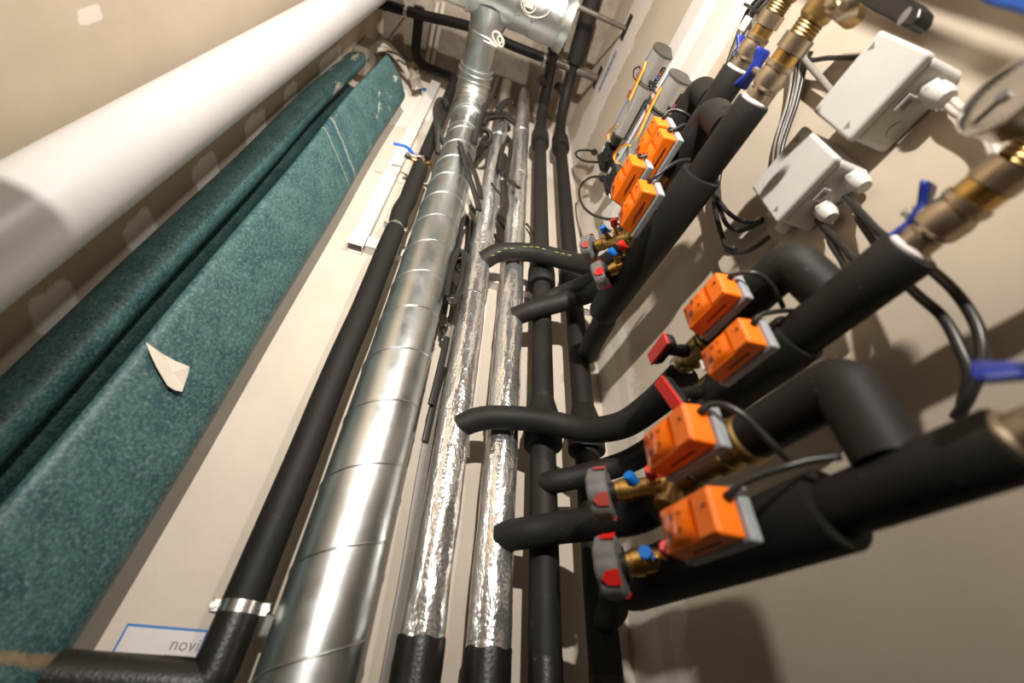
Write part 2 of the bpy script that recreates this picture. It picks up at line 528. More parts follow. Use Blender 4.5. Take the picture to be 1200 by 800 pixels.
# scrap of white tape stuck on the green sheet
def on_green(px, py, lift=0.004):
    a, b_ = V((-0.304, 0.738, 0)), V((-0.402, 0.618, 0))
    n = V((b_.y - a.y, a.x - b_.x, 0)).normalized()
    r = ray(px, py)
    p = r * (a.dot(n) / r.dot(n))
    nn = n if n.dot(p) < 0 else -n
    return p + nn * lift
out = [(166, 402), (176, 409), (189, 416), (204, 424), (219, 430), (217, 440), (214, 448), (209, 454), (207, 460), (198, 458), (190, 453), (184, 443), (177, 431), (170, 416)]
c0 = (197, 437)
top_ = [on_green(x, y, 0.004 + 0.010 * (0.5 if i < 2 else 0.12 if i < 7 else 0.75)) for i, (x, y) in enumerate(out)]
mid_ = on_green(c0[0], c0[1], 0.0095)
fold_ = on_green(186, 425, 0.013)
mb = MB()
for sgn in (0, 1):
    dd = V((0, 0, 0)) if sgn == 0 else V((0.0005, 0.0006, 0))
    mb.add([p + dd for p in top_] + [mid_ + dd], [(i, (i + 1) % len(out), len(out)) for i in range(len(out))], False)
n_ = len(out)
mb.add(top_ + [p + V((0.0005, 0.0006, 0)) for p in top_], [(i, (i + 1) % n_, n_ + (i + 1) % n_, n_ + i) for i in range(n_)], False)
tag(mb.build('tape_scrap', PAPER), 'torn scrap of white tape stuck to the green flooring sheet', 'tape')

# ------------------------------------------------------------------ pipes along the back wall
LBX, LBY, LBR = -0.140, 0.735, 0.0262
zv = P(486, 190, Y=LBY).z                      # the ball valve
zc1 = P(461, 258, Y=LBY - LBR).z               # upper clamp
zc2 = P(283, 709, Y=LBY - LBR).z               # lower clamp
zel = P(150, 799, Y=LBY).z
t = thing('insulated_pipe', 'black insulated pipe with a blue lever valve, left of the spiral duct', 'pipe', (LBX, LBY, zel))
def wob(pts, amp, sd):
    rnd = random.Random(sd)
    return [V(p) + V((rnd.uniform(-amp, amp), rnd.uniform(-amp, amp), 0)) for p in pts]
MB().tube(spline(wob([(LBX, LBY, z) for z in [zc1 + 0.012 + (zv - 0.022 - zc1 - 0.012) * i / 5 for i in range(6)]], 0.003, 2), 5), LBR, 24).build('insulation_sleeve', FOAM2, t)
MB().tube(spline(wob([(LBX, LBY, z) for z in [zc2 + 0.006 + (zc1 - 0.004 - zc2 - 0.006) * i / 8 for i in range(9)]], 0.0015, 3), 5), LBR, 24).build('insulation_sleeve', FOAM, t)
zt = 2.35
MB().tube(fillet([(LBX, LBY, zv + 0.028), (LBX, LBY, 1.9), (LBX - 0.01, LBY + 0.02, zt), (-0.355, 0.755, zt), (-0.365, 0.53, zt)], 0.07), 0.0225, 24).build('insulation_sleeve', FOAM, t)
MB().tube(fillet([(LBX, LBY, zc2 - 0.004), (LBX, LBY, zel), (-0.2995, LBY - 0.006, zel)], 0.016, 4), LBR * 1.02, 24).build('elbow_sleeve', BITUM, t)
MB().tube([(LBX, LBY, zv - 0.03), (LBX, LBY, zv + 0.035)], 0.011, 16).build('bare_tube', NICKEL, t)

def pipe_clamp(at, r, lug, label, wdt=0.012):
    at = V(at)
    t = thing('pipe_clamp', label, 'pipe clamp', at, 'zinc clamps on the black pipe')
    MB().lathe([(-wdt / 2, r), (-wdt / 2, r + 0.0025), (wdt / 2, r + 0.0025), (wdt / 2, r)], at, (0, 0, 1), 32).build('band', STEEL, t)
    for s in (-1, 1):
        e = MB().box(at + V((s * (r + 0.005) - 0.006, -0.006, -wdt * 0.62)), at + V((s * (r + 0.005) + 0.006, 0.006, wdt * 0.62)), 0.002)
        lugo = e.build('ear', STEEL, t)
        MB().lathe([(0, 0.0042), (0.003, 0.0042), (0.003, 0.002), (0.0018, 0.002)], at + V((s * (r + 0.008), -0.006, 0)), (0, -1, 0), 12).build('screw_head', STEEL, lugo)
    if lug:
        MB().box(at + V((r + 0.008, -0.004, -0.030)), at + V((r + 0.034, 0.0, -0.004)), 0.0035, 3).build('wall_plate', DKGREY, t)
        MB().lathe([(0, 0.009), (0.002, 0.009), (0.002, 0.0045), (0.004, 0.0045), (0.004, 0.002)], at + V((r + 0.021, -0.004, -0.017)), (0, -1, 0), 16).build('washer', DKGREY, t)
    MB().tube([at + V((0, r, 0)), V((at.x, WB, at.z))], 0.004, 10).build('stud', STEEL, t)
    return t
pipe_clamp((LBX, LBY, zc2), LBR * 0.93, True, 'zinc pipe clamp with dark wall plate, low on the black pipe', 0.014)
pipe_clamp((LBX, LBY, zc1 + 0.004), LBR * 0.80, False, 'thin zinc pipe clamp between two sleeves beside the white trunking', 0.012)

# ball valve on that pipe
o_ = V((LBX, LBY, zv))
t = thing('ball_valve', 'small brass ball valve with bright blue lever on the left black pipe', 'valve', o_)
MB().lathe([(-0.024, 0.013), (-0.012, 0.013), (-0.010, 0.017), (0.010, 0.017), (0.012, 0.013), (0.026, 0.013)], o_, (0, 0, 1), 16).build('body', BRASS, t)
MB().lathe([(0.010, 0.009), (0.03, 0.009), (0.03, 0.0075), (0.036, 0.0075)], o_, (-1, -0.25, 0), 14).build('drain_port', BRASS, t)
MB().lathe([(0.034, 0.007), (0.044, 0.007), (0.046, 0.0095), (0.052, 0.0095), (0.052, 0.006), (0.056, 0.006), (0.056, 0.0105), (0.060, 0.0105), (0.060, 0)], o_, (-1, -0.25, 0), 14).build('drain_cap', BLACK, t)
MB().lathe([(0.010, 0.008), (0.024, 0.008), (0.026, 0.010), (0.034, 0.010), (0.034, 0)], o_, (1, -0.5, -0.1), 14).build('vent_port', BRASS, t)
MB().lathe([(0.010, 0.007), (0.022, 0.007), (0.022, 0.005), (0.030, 0.005), (0.030, 0)], o_, (0, -1, 0.1), 12).build('stem', STEEL, t)
lv0, lv1, lv2, lv3 = o_ + V((-0.002, -0.026, 0.004)), P(484, 180, Y=LBY - 0.03), P(476, 172, Y=LBY - 0.032), P(461, 168, Y=LBY - 0.032)
MB().ribbon([lv0, lv0 * 0.5 + lv1 * 0.5, lv1], 0.011, 0.003, ref=(0, 0, 1)).build('lever_root', STEEL, t)
MB().ribbon(spline([lv1, lv2, lv3], 8), 0.012, 0.0065, ref=(0, 0, 1)).build('lever', BLUEL, t)

# spiral duct
DX, DY, DR = -0.032, 0.725, 0.0625
t = thing('spiral_duct', 'large round galvanised spiral duct rising in the middle of the back wall', 'duct', (DX, DY, FZ))
zd = 1.69
MB().lathe([(0, DR), (zd - FZ, DR)], (DX, DY, FZ), (0, 0, 1), 64).build('duct_body', GALV, t)
hp, pitch, z0 = [], 0.1222, 0.156 - 0.1222 * 10
nst = 36
for i in range(int((zd - z0) / pitch * nst)):
    th = 2 * PI * i / nst
    hp.append(V((DX + DR * math.sin(th), DY - DR * math.cos(th), z0 + pitch * i / nst)))
MB().sweep(hp, [(0.0022 * math.cos(2 * PI * j / 6), 0.0015 * math.sin(2 * PI * j / 6)) for j in range(6)]).build('lock_seam', GALV, t)
MB().lathe([(0, DR + 0.0005), (0.0, DR + 0.003), (0.004, DR + 0.004), (0.008, DR + 0.002), (0.07, DR + 0.0015), (0.075, DR + 0.004), (0.08, DR + 0.0015), (0.15, DR + 0.0015), (0.152, DR + 0.004), (0.158, DR + 0.004), (0.16, DR)], (DX, DY, 1.66), (0, 0, 1), 64).build('coupling', GALV, t)
# segmented elbow towards the viewer
TZ, TY = 1.985, 0.30
segs = []
ez, er = 1.82, 0.145
ep = []
na = 6
for i in range(na + 1):
    a = PI / 2 * i / na
    ep.append(V((DX - 0.016 * i / na, DY - er * (1 - math.cos(a)), ez + er * math.sin(a))))
epath = [V((DX, DY, ez - 0.004))] + ep + [ep[-1] + V((0, -0.02, 0))]
MB().tube(epath, DR + 0.007, 48).build('elbow', GALV, t)
for i in range(na + 1):
    a = PI / 2 * i / na
    MB().lathe([(-0.005, DR + 0.006), (-0.003, DR + 0.011), (0.003, DR + 0.011), (0.005, DR + 0.006)], ep[i], (0, -math.sin(a), math.cos(a)), 48).build('gore_rib', GALV, t)
nk0 = ep[-1]
MB().tube([nk0 + V((0, 0.01, 0)), V((nk0.x - 0.004, TY + 0.06, nk0.z + 0.002))], DR, 48).build('neck', GALV, t)

# horizontal duct under the ceiling with saddle tee
TZ = nk0.z + 0.01
HX = nk0.x
t2 = thing('round_duct', 'horizontal round galvanised duct crossing near the ceiling above the spiral duct', 'duct', (HX, TY, TZ - 0.10))
MB().lathe([(0, 0.094), (HX - 0.088 - WL, 0.094)], (WL, TY, TZ), (1, 0, 0), 64).build('duct_body', GALV, t2)
MB().lathe([(-0.092, 0.094), (-0.090, 0.1005), (-0.082, 0.1005), (-0.080, 0.098), (0.080, 0.098), (0.082, 0.1005), (0.090, 0.1005), (0.092, 0.097), (0.155, 0.097), (0.156, 0.1), (0.262, 0.1), (0.264, 0.094)], (HX, TY, TZ), (1, 0, 0), 64).build('tee_body', GALV, t2)
MB().lathe([(0, 0.1), (0.004, 0.104), (0.03, 0.110), (0.036, 0.112), (0.036, 0)], (HX + 0.258, TY, TZ), (1, 0, 0), 64).build('end_cap', GALV, t2)
sad = MB()
rws = []
for i in range(9):
    k = i / 8
    yy = TY + 0.095 - 0.02 + k * 0.06
    rr = DR + 0.001 + 0.022 * (1 - k) ** 2
    rws.append([V((HX + rr * math.cos(2 * PI * j / 48), yy - (0.03 * (1 - k)) * abs(math.sin(2 * PI * j / 48)), TZ - 0.01 + rr * math.sin(2 * PI * j / 48))) for j in range(48)])
sad.grid(rws, closed=True)
sad.build('saddle', GALV, t2)
MB().lathe([(0, DR + 0.001), (0.001, DR + 0.004), (0.007, DR + 0.004), (0.008, DR + 0.001)], (HX, TY + 0.135, TZ - 0.01), (0, 1, 0), 48).build('swage_ring', GALV, t2)
for a in (0.35, 1.2, 2.2):
    for dx in (0.10, 0.155):
        p = V((HX + dx, TY + 0.099 * math.sin(a) * 1.0, TZ - 0.099 * math.cos(a)))
        MB().lathe([(0, 0.0045), (0.002, 0.0045), (0.003, 0.002), (0.003, 0)], p, (0, math.sin(a), -math.cos(a)), 10).build('screw_head', STEEL, t2)
for zz, aa in ((1.70, -0.2), (1.775, -0.15)):
    MB().lathe([(0, 0.0035), (0.0025, 0.0035), (0.0025, 0)], (DX + (DR + 0.003) * math.sin(aa), DY - (DR + 0.003) * math.cos(aa), zz), (math.sin(aa), -math.cos(aa), 0), 10).build('screw_head', STEEL, t)

# foil wrapped risers
def foil_riser(x, y, r, zcap, label, bands, sd):
    t = thing('foil_riser', label, 'pipe', (x, y, FZ), 'foil wrapped risers')
    rnd = random.Random(sd)
    rows = []
    nz, na_ = 150, 40
    for i in range(nz + 1):
        z = zcap - 0.005 + (2.50 - zcap) * i / nz
        rr = r * (1 + 0.018 * math.sin(z * 9 + sd) + 0.012 * math.sin(z * 31 + sd * 2))
        row = []
        for j in range(na_):
            th = 2 * PI * j / na_
            q = rr + r * (0.012 * math.sin(th * 3 + z * 17 + sd) + 0.012 * math.sin(th * 5 - z * 41) + rnd.uniform(-0.008, 0.008))
            row.append(V((x + q * math.cos(th), y + q * math.sin(th), z)))
        rows.append(row)
    MB().grid(rows, closed=True).build('foil_jacket', FOIL, t)
    for zb, wb in bands:
        MB().lathe([(0, r * 1.0), (0.001, r * 1.05), (wb, r * 1.05), (wb + 0.001, r)], (x, y, zb), (0, 0, 1), 40).build('foil_tape_band', FOIL, t)
    rows = []
    for i in range(16):
        z = FZ + (zcap + 0.012 - FZ) * (i / 15 if i < 3 else 1 - (15 - i) * 0.012)
        rows.append([V((x + (r * 1.06 + rnd.uniform(-0.0008, 0.0008)) * math.cos(2 * PI * j / 40), y + (r * 1.06 + rnd.uniform(-0.0008, 0.0008)) * math.sin(2 * PI * j / 40), z + 0.002 * math.sin(j * 0.9))) for j in range(40)])
    MB().grid(rows, closed=True).build('lower_sleeve', BITUM, t)
    return t
F1X, F1Y, F1R = 0.109, 0.745, 0.0338
F2X, F2Y, F2R = 0.213, 0.750, 0.0345
foil_riser(F1X, F1Y, F1R, P(490, 756, Y=F1Y - F1R).z, 'silver foil wrapped riser right beside the spiral duct', [(0.44, 0.02), (0.80, 0.05), (1.02, 0.03), (1.34, 0.03), (1.80, 0.03)], 3)
foil_riser(F2X, F2Y, F2R, P(569, 769, Y=F2Y - F2R).z, 'silver foil wrapped riser left of the two black risers', [(0.47, 0.02), (0.72, 0.03), (1.55, 0.03), (1.95, 0.06)], 8)

# black risers
def black_riser(x, y, r, top, collars, label, cap):
    t = thing('black_riser', label, 'pipe', (x, y, FZ), 'black insulated risers')
    zs_ = [FZ] + [c[0] for c in collars] + [2.0]
    MB().tube([(x, y, FZ), (x, y, cap)], r * 1.06, 24).build('lower_sleeve', BITUM, t)
    zl = cap - 0.004
    for i, (zc, h) in enumerate(collars + [(2.0, 0)]):
        MB().tube([(x, y, zl), (x, y, zc + 0.01)], r * (1.0 if i else 1.03), 24).build('insulation_sleeve', FOAM2, t)
        zl = zc + h * 0.3
        if h:
            MB().lathe([(0, r * 0.98), (0, r * 1.50), (0.004, r * 1.56), (h * 0.45, r * 1.56), (h * 0.62, r * 1.50), (h * 0.68, r * 1.38), (h, r * 1.05), (h, r * 0.98)], (x, y, zc), (0, 0, 1), 32).build('sleeve_collar', FOAM, t)
    MB().tube(fillet([(x, y, zl)] + top, 0.12, 8), r * 0.97, 24).build('top_sleeve', FOAM, t)
    return t
B3X, B3Y, BR = 0.300, 0.735, 0.0262
B4X, B4Y = 0.405, 0.740
yb = B3Y - BR
z31, z32, z33 = P(637, 517, Y=yb).z, P(637, 328, Y=yb).z, P(636, 163, Y=yb).z
z41, z42, z43 = P(690, 522, Y=yb).z, P(674, 330, Y=yb).z, P(657, 166, Y=yb).z
t3 = black_riser(B3X, B3Y, BR, [(0.302, 0.72, 2.2), (0.295, 0.62, 2.33), (0.25, 0.33, 2.33), (0.22, -0.1, 2.33)], [(z31, 0.115), (z32, 0.12), (z33, 0.17)], 'black insulated riser with collars, nearer to the foil wrapped pair', P(642, 768, Y=yb).z)
t4 = black_riser(B4X, B4Y, BR, [(0.405, 0.72, 2.2), (0.398, 0.62, 2.33), (0.365, 0.33, 2.33), (0.34, -0.1, 2.33)], [(z41, 0.115), (z42, 0.12), (z43, 0.17)], 'black insulated riser with collars, nearest to the right corner', P(708, 790, Y=yb).z)
MB().tube([(0.275, 0.48, 2.33), (0.245, 0.26, 2.33)], 0.036, 28).build('muff', FOAM2, t3)
MB().tube([(0.384, 0.49, 2.33), (0.354, 0.23, 2.33)], 0.040, 28).build('muff', FOAM2, t4)
for tt, q in ((t3, P(633, 92, Z=2.28)), (t4, P(653, 101, Z=2.28))):
    MB().lathe([(0, 0.02), (0.05, 0.02), (0.05, 0)], q + V((0.04, 0.02, 0.02)), (-1, -0.5, -0.4), 20).build('stub', BLACK, tt)

# pipe crossing under the ceiling
t = thing('ceiling_pipe', 'black insulated pipe crossing below the concrete ceiling to the right wall', 'pipe', (0, 0.53, 2.33))
MB().tube(spline([(-0.56, 0.575, 2.33), (-0.36, 0.555, 2.335), (-0.12, 0.52, 2.325), (0.08, 0.525, 2.33), (0.29, 0.52, 2.33)], 8), 0.021, 24).build('insulation_sleeve', FOAM, t)
MB().tube([(0.28, 0.52, 2.33), (WR + 0.01, 0.515, 2.33)], 0.0175, 24).build('bare_tube', BROWNP, t)
t = thing('thin_pipe', 'thin brown pipe with white end entering the top of the right wall', 'pipe', P(690, 12, Z=2.2))
a_, b_, c_ = P(666, 4, Z=2.2), P(678, 8, Z=2.2), P(706, 21, Z=2.2)
MB().tube([a_, b_], 0.0125, 18).build('white_sleeve', PVC, t)
e_ = c_ + (c_ - b_) * ((WR - c_.x) / (c_.x - b_.x))
MB().tube([b_ + (a_ - b_) * 0.1, e_], 0.010, 18).build('bare_tube', BROWNP, t)
for at, nm in ((V((WR, 0.515, 2.33)), 'dark cutout in the right wall around the lower crossing pipe'), (e_, 'dark cutout in the right wall around the thin brown pipe')):
    o = MB().box(at + V((-0.004, -0.05, -0.028)), at + V((0.004, 0.04, 0.032)), 0.002).build('wall_cutout', HOLE)
    tag(o, nm, 'wall opening')
def hanger(px, py, z, yy, label):
    q = P(px, py, Z=z)
    t = thing('pipe_hanger', label, 'pipe hanger', q, 'zinc hangers of the ceiling pipe')
    MB().lathe([(-0.006, 0.0215), (-0.006, 0.024), (0.006, 0.024), (0.006, 0.0215)], V((q.x, yy, 2.33)), (1, 0, 0.02), 28).build('ring', STEEL, t)
    MB().tube([V((q.x, yy + 0.004, 2.35)), V((q.x, yy + 0.004, CZ + 0.004))], 0.004, 10).build('threaded_rod', STEEL, t)
    MB().box(V((q.x - 0.006, yy - 0.012, 2.29)), V((q.x + 0.006, yy + 0.012, 2.306)), 0.002).build('lug', STEEL, t)
    MB().lathe([(0, 0.007), (0.006, 0.007), (0.006, 0)], V((q.x, yy - 0.012, 2.298)), (0, -1, -0.2), 6).build('bolt_head', STEEL, t)
hanger(475, 12, 2.31, 0.563, 'zinc pipe hanger left of the spiral duct, near the white pipe')
hanger(638, 70, 2.31, 0.522, 'zinc pipe hanger beside the end of the horizontal duct')

# ------------------------------------------------------------------ white trunking
def trunk(name, lo, hi, axis, label, parts=None, group='white cable trunking'):
    t = thing(name, label, 'cable trunking', lo, group)
    lo, hi = V(lo), V(hi)
    return t, lo, hi
tz0, tz1 = P(430, 293, Y=0.825).z, P(430, 279, Y=0.825).z
xv0, xv1 = P(418, 284, Y=0.815).x, P(434, 284, Y=0.815).x
t = thing('cable_trunking', 'white cable trunking going up the back wall beside the green sheet', 'cable trunking', (xv0, WB, 1.0), 'white cable trunking')
zb_ = P(419, 284, Y=0.815).z - 0.02
th_ = 0.0022
xm0, xm1 = -0.262, -0.218
zsplit = P(462, 197, Y=0.815).z
for nm, za, zb2, yo in (('trough', zb_, 2.38, WB),):
    mb = MB()
    mb.box((xm0, WB - 0.028, za), (xm0 + th_, WB, zb2)).box((xm1 - th_, WB - 0.028, za), (xm1, WB, zb2)).box((xm0, WB - th_, za), (xm1, WB, zb2))
    mb.build(nm, TRUNK, t)
MB().box((xm0 - 0.001, WB - 0.030, zb_ + 0.004), (xm1 + 0.001, WB - 0.0275, zsplit), 0.0008).build('lid', TRUNK, t)
MB().box((xm0 - 0.001, WB - 0.0315, zsplit + 0.0015), (xm1 + 0.001, WB - 0.0275, 2.38), 0.0008).build('lid', TRUNK, t)
t = thing('cable_trunking', 'white cable trunking running level across the back wall behind the pipes', 'cable trunking', (0, WB, 0.96), 'white cable trunking')
hz0, hz1 = zb_ + 0.012, zb_ + 0.056
MB().box((xm1 + 0.003, WB - 0.028, hz0), (WR - 0.01, WB - 0.001, hz1), 0.001).build('trough', TRUNK, t)
MB().box((xm1 + 0.0035, WB - 0.030, hz0 - 0.001), (WR - 0.01, WB - 0.0275, hz1 + 0.001), 0.0008).build('lid', TRUNK, t)
T1 = thing('cable_trunking', 'upper of the two white trunkings on the right wall, behind the tube modules', 'cable trunking', (WR, 0.2, 1.37), 'white cable trunking')
MB().box((WR - 0.030, -0.25, 1.375), (WR, 0.52, 1.475), 0.0012).build('trough', TRUNK, T1)
MB().box((WR - 0.033, -0.25, 1.378), (WR - 0.0295, 0.52, 1.472), 0.001).build('lid', TRUNK, T1)
T2 = thing('cable_trunking', 'lower white trunking on the right wall, ending above the red and blue caps', 'cable trunking', (WR, 0.2, 1.19), 'white cable trunking')
MB().box((WR - 0.030, -0.25, 1.19), (WR, 0.64, 1.29), 0.0012).build('trough', TRUNK, T2)
MB().box((WR - 0.033, -0.25, 1.193), (WR - 0.0295, 0.64, 1.287), 0.001).build('lid', TRUNK, T2)

# ------------------------------------------------------------------ junction box, conduits in the upper left corner
q = V((WL, 0.70, 1.93))
qa, qb = P(420, 62, X=WL + 0.05), P(441, 62, X=WL + 0.05)
t = thing('junction_box', 'grey junction box high on the left wall behind the green sheet', 'junction box', qb)
bx0, bx1 = -0.572, -0.520
c0_ = P(430, 75, X=-0.52)
MB().box((bx0, c0_.y - 0.055, c0_.z - 0.03), (bx1, c0_.y + 0.045, c0_.z + 0.16), 0.004).build('housing', GREYBOX, t)
MB().lathe([(0, 0.011), (0.001, 0.011), (0.001, 0)], (bx1, c0_.y - 0.01, c0_.z + 0.02), (1, 0, 0), 14).build('knockout', HOLE, t)
wl_ = [(441, 50), (455, 50), (468, 62), (476, 74)]
for k in range(3):
    pts = [P(440 + k * 0.5, 49 + 5 * k, Z=2.25 - 0.05 * k), P(450, 49 + 4.5 * k, Z=2.27 - 0.04 * k), P(462 - k, 58 + 3 * k, Z=2.30), P(473 - k, 75 + k, Z=2.28), P(480, 92, Z=2.24)]
    o = MB().tube(spline(pts, 8), 0.0085, 14).build('conduit', CONDUIT)
    tag(o, ['cream conduit leaving the grey junction box, uppermost of three', 'cream conduit leaving the grey junction box, middle of three', 'cream conduit leaving the grey junction box, lowest of three'][k], 'conduit', 'cream conduits from the grey box')
o = MB().tube(spline([P(440, 64, Z=2.13), P(452, 60, Z=2.2), P(466, 64, Z=2.25), P(476, 73, Z=2.25)], 8), 0.0045, 12).build('cable', CABLE)
tag(o, 'single black cable curving below the cream conduits, upper left', 'cable')
o = MB().tube(spline([P(423, 76, X=-0.55), P(425, 84, X=-0.545), P(431, 92, X=-0.54)], 6), 0.004, 10).build('cable', CABLE)
tag(o, 'short black cable under the grey junction box', 'cable')
for k, (x0, x1, y1) in enumerate(((512, 500, 74), (519, 506, 77))):
    a_, b_ = P(x0 + 1, 3, Z=CZ - 0.012), P(x1, y1, Z=CZ - 0.012)
    o = MB().tube([a_, b_], 0.0115, 16).build('conduit', CONDUIT)
    tag(o, ['left of two cream conduits running along the concrete ceiling', 'right of two cream conduits running along the concrete ceiling'][k], 'conduit', 'cream conduits on the ceiling')
a_, b_ = P(447, 6, Z=CZ - 0.012), P(446, 46, Z=CZ - 0.012)
tag(MB().tube([a_, b_], 0.0125, 16).build('conduit', CONDUIT), 'lone cream conduit on the ceiling edge beside the white pipe', 'conduit')
# crumpled plastic film at the corner
rnd = random.Random(5)
rows = []
for i in range(9):
    rows.append([P(476 + 3 * (j) + i * 0.9 + rnd.uniform(-1, 1), 72 + i * 4 + rnd.uniform(-1, 1), Y=0.79 + 0.012 * math.sin(j * 2 + i) + rnd.uniform(-0.006, 0.006)) for j in range(5)])
o = MB().grid(rows, smooth=False).build('plastic_film', CONDUIT)
sm = o.modifiers.new('thick', 'SOLIDIFY'); sm.thickness = 0.002
tag(o, 'crumpled pale plastic film behind the tip of the green sheet', 'plastic film')
o = MB().box((-0.315, WB - 0.0012, P(483, 100, Y=WB).z - 0.02), (-0.262, WB - 0.0002, P(483, 100, Y=WB).z + 0.025)).build('blue_sticker', FILMB)
tag(o, 'small blue sticker on the back wall above the green sheet', 'sticker')
o = MB().box((WR - 0.0015, 0.36, 2.16), (WR - 0.0003, 0.53, 2.215)).build('wall_sticker', plain('pale_violet_sticker', (0.42, 0.42, 0.52), 0.4))
for k in range(6):
    yk = 0.375 + k * 0.026
    MB().box((WR - 0.0022, yk, 2.17), (WR - 0.0014, yk + 0.015, 2.205)).build('printed_mark', plain('faded_blue_print', (0.20, 0.25, 0.42), 0.5), o)
tag(o, 'pale strip sticker with blue print near the top of the right wall', 'sticker')

# ------------------------------------------------------------------ plug and cord, cord loops under the duct
q = V((HX + 0.052, 0.42, 1.895))
q = P(574, 49, Z=1.86)
t = thing('power_plug', 'white two pin plug on a short looped cord hanging at the duct tee', 'plug', q)
MB().lathe([(0, 0.010), (0.012, 0.0115), (0.028, 0.0105), (0.034, 0.006), (0.034, 0)], q, (0.95, 0.1, -0.1), 16).build('plug_body', WCABLE, t)
for s in (-1, 1):
    p0 = q + V((0, 0.0068 * s, 0.004 * s))
    MB().tube([p0, p0 + V((-0.022, -0.002, 0.002))], 0.0019, 10).build('pin', STEEL, t)
lp = [q + V((0.03, 0.003, -0.003))] + [P(x, y, Z=1.85) for x, y in ((588, 49), (587, 42), (581, 37), (577, 41), (581, 50), (588, 55), (590, 48), (586, 42), (583, 46), (586, 52))]
MB().tube(spline(lp, 7), 0.0038, 12).build('cord', WCABLE, t)
t = thing('coiled_cord', 'thin white cord coiled under the end of the horizontal duct', 'cord', P(620, 15, Z=1.86))
zz = 1.872
pts = [P(x, y, Z=zz) for x, y in ((612, 0), (611, 6), (614, 13), (619, 18), (628, 21), (638, 19), (644, 13), (646, 6))]
MB().tube(spline(pts, 8), 0.0022, 10).build('cord', WCABLE, t)
MB().tube(spline([P(x, y, Z=zz - 0.004) for x, y in ((615, 0), (614, 7), (617, 14), (622, 15), (627, 11), (627, 4), (622, 1), (617, 6), (621, 10))], 8), 0.0024, 10).build('cord_loop', WCABLE, t)
MB().box(P(621, 4, Z=zz) - V((0.016, 0.014, 0.008)), P(621, 4, Z=zz) + V((0.016, 0.014, 0.006)), 0.003).build('connector', WCABLE, t)

# ------------------------------------------------------------------ sticker low on the back wall
c = [P(149, 729, Y=WB), P(246, 741, Y=WB)]
sx0, sx1 = -0.345, -0.198
sx0, sx1 = P(150, 730, Y=WB).x, P(245, 740, Y=WB).x
sz1 = P(150, 730, Y=WB).z
sz0 = sz1 - 0.062
t = thing('sticker', 'white sticker with blue border and grey lettering, low on the back wall', 'sticker', (sx0, WB, sz0))
MB().box((sx0, WB - 0.0012, sz0), (sx1, WB, sz1)).build('border', STICKB, t)
MB().box((sx0 + 0.003, WB - 0.0018, sz0 + 0.003), (sx1 - 0.003, WB - 0.001, sz1 - 0.0035)).build('paper', STICK, t)
def text(body, size, at, rot, mat, parent, name, spacing=1.0, extrude=0.0003):
    cu = bpy.data.curves.new(name, 'FONT')
    cu.body = body; cu.size = size; cu.extrude = extrude; cu.space_character = spacing
    tmp = bpy.data.objects.new(name, cu)
    COL.objects.link(tmp)
    bpy.context.view_layer.update()
    me = bpy.data.meshes.new_from_object(tmp.evaluated_get(bpy.context.evaluated_depsgraph_get()))
    bpy.data.objects.remove(tmp)
    me.transform(Matrix.Translation(V(at) - V(ORG[parent.name])) @ rot)
    me.materials.clear(); me.materials.append(mat)
    o = bpy.data.objects.new(name, me)
    COL.objects.link(o)
    o.parent = parent; ORG[o.name] = ORG[parent.name]
    return o
RB = Matrix.Rotation(PI / 2, 4, 'X')
sw = sx1 - sx0
text('novin', 0.021, (sx0 + sw * 0.615, WB - 0.0021, sz1 - 0.026), RB, STICKG, t, 'lettering', 1.05)
text('------------', 0.009, (sx0 + sw * 0.60, WB - 0.0021, sz1 - 0.034), RB, STICKG, t, 'lettering')
mb = MB()
mb.box((sx0 + 0.010, WB - 0.0022, sz1 - 0.0385), (sx0 + sw * 0.33, WB - 0.0017, sz1 - 0.0365))
mb.box((sx0 + sw * 0.42, WB - 0.0022, sz1 - 0.0395), (sx0 + sw * 0.50, WB - 0.0017, sz1 - 0.0375))
mb.box((sx0 + 0.008, WB - 0.0022, sz1 - 0.0412), (sx1 - 0.02, WB - 0.0017, sz1 - 0.0408))
mb.build('printed_line', STICKG, t)

# ------------------------------------------------------------------ ribbon cables between the risers
def cable(pts, w_, t_, name, label, ref=None, k=8, mat=RIBBON, group=None, twist=None):
    o = MB().ribbon(spline(pts, k), w_, t_, ref=ref, twist=twist).build(name, mat)
    return tag(o, label, 'cable', group)
def PP(lst, Y): return [P(x, y, Y=Y + (d[0] if d else 0)) for x, y, *d in lst]
RIBBON_SCALE[0] = 1.55
CF = 'flat_cable'
G1 = 'flat black cables between the risers'
cable(PP([(539, 167), (545, 190), (551, 210), (559, 235), (561, 246)], 0.655), 0.013, 0.005, CF, 'stiff flat black cable end lying over the right edge of the spiral duct', ref=(1, 0.25, 0), group=G1)
cable(PP([(543, 168), (550, 186), (557, 205), (562, 222), (563, 232)], 0.675), 0.013, 0.005, CF, 'second flat black cable close behind the stiff end over the spiral duct', ref=(1, 0.25, 0), group=G1)
cable(PP([(552, 241), (562, 256), (580, 276), (592, 290)], 0.80), 0.012, 0.005, CF, 'flat black cable crossing low behind both foil risers', ref=(1, 0.25, 0), group=G1)
cable(PP([(580, 252), (592, 268), (600, 276), (616, 262), (628, 282), (640, 300)], 0.815), 0.012, 0.004, CF, 'flat black cable slanting behind the first black riser', ref=(1, 0.25, 0), group=G1)
cable(PP([(583, 92), (576, 112), (567, 128), (560, 150), (556, 168)], 0.66), 0.012, 0.006, CF, 'pale edged flat cable end standing up beside the duct elbow', ref=(1, 0.25, 0), group=G1)
cable(PP([(578, 108), (570, 120), (562, 135), (557, 158)], 0.69), 0.014, 0.006, CF, 'flat cable end behind the one beside the duct elbow', ref=(1, 0.25, 0), group=G1)
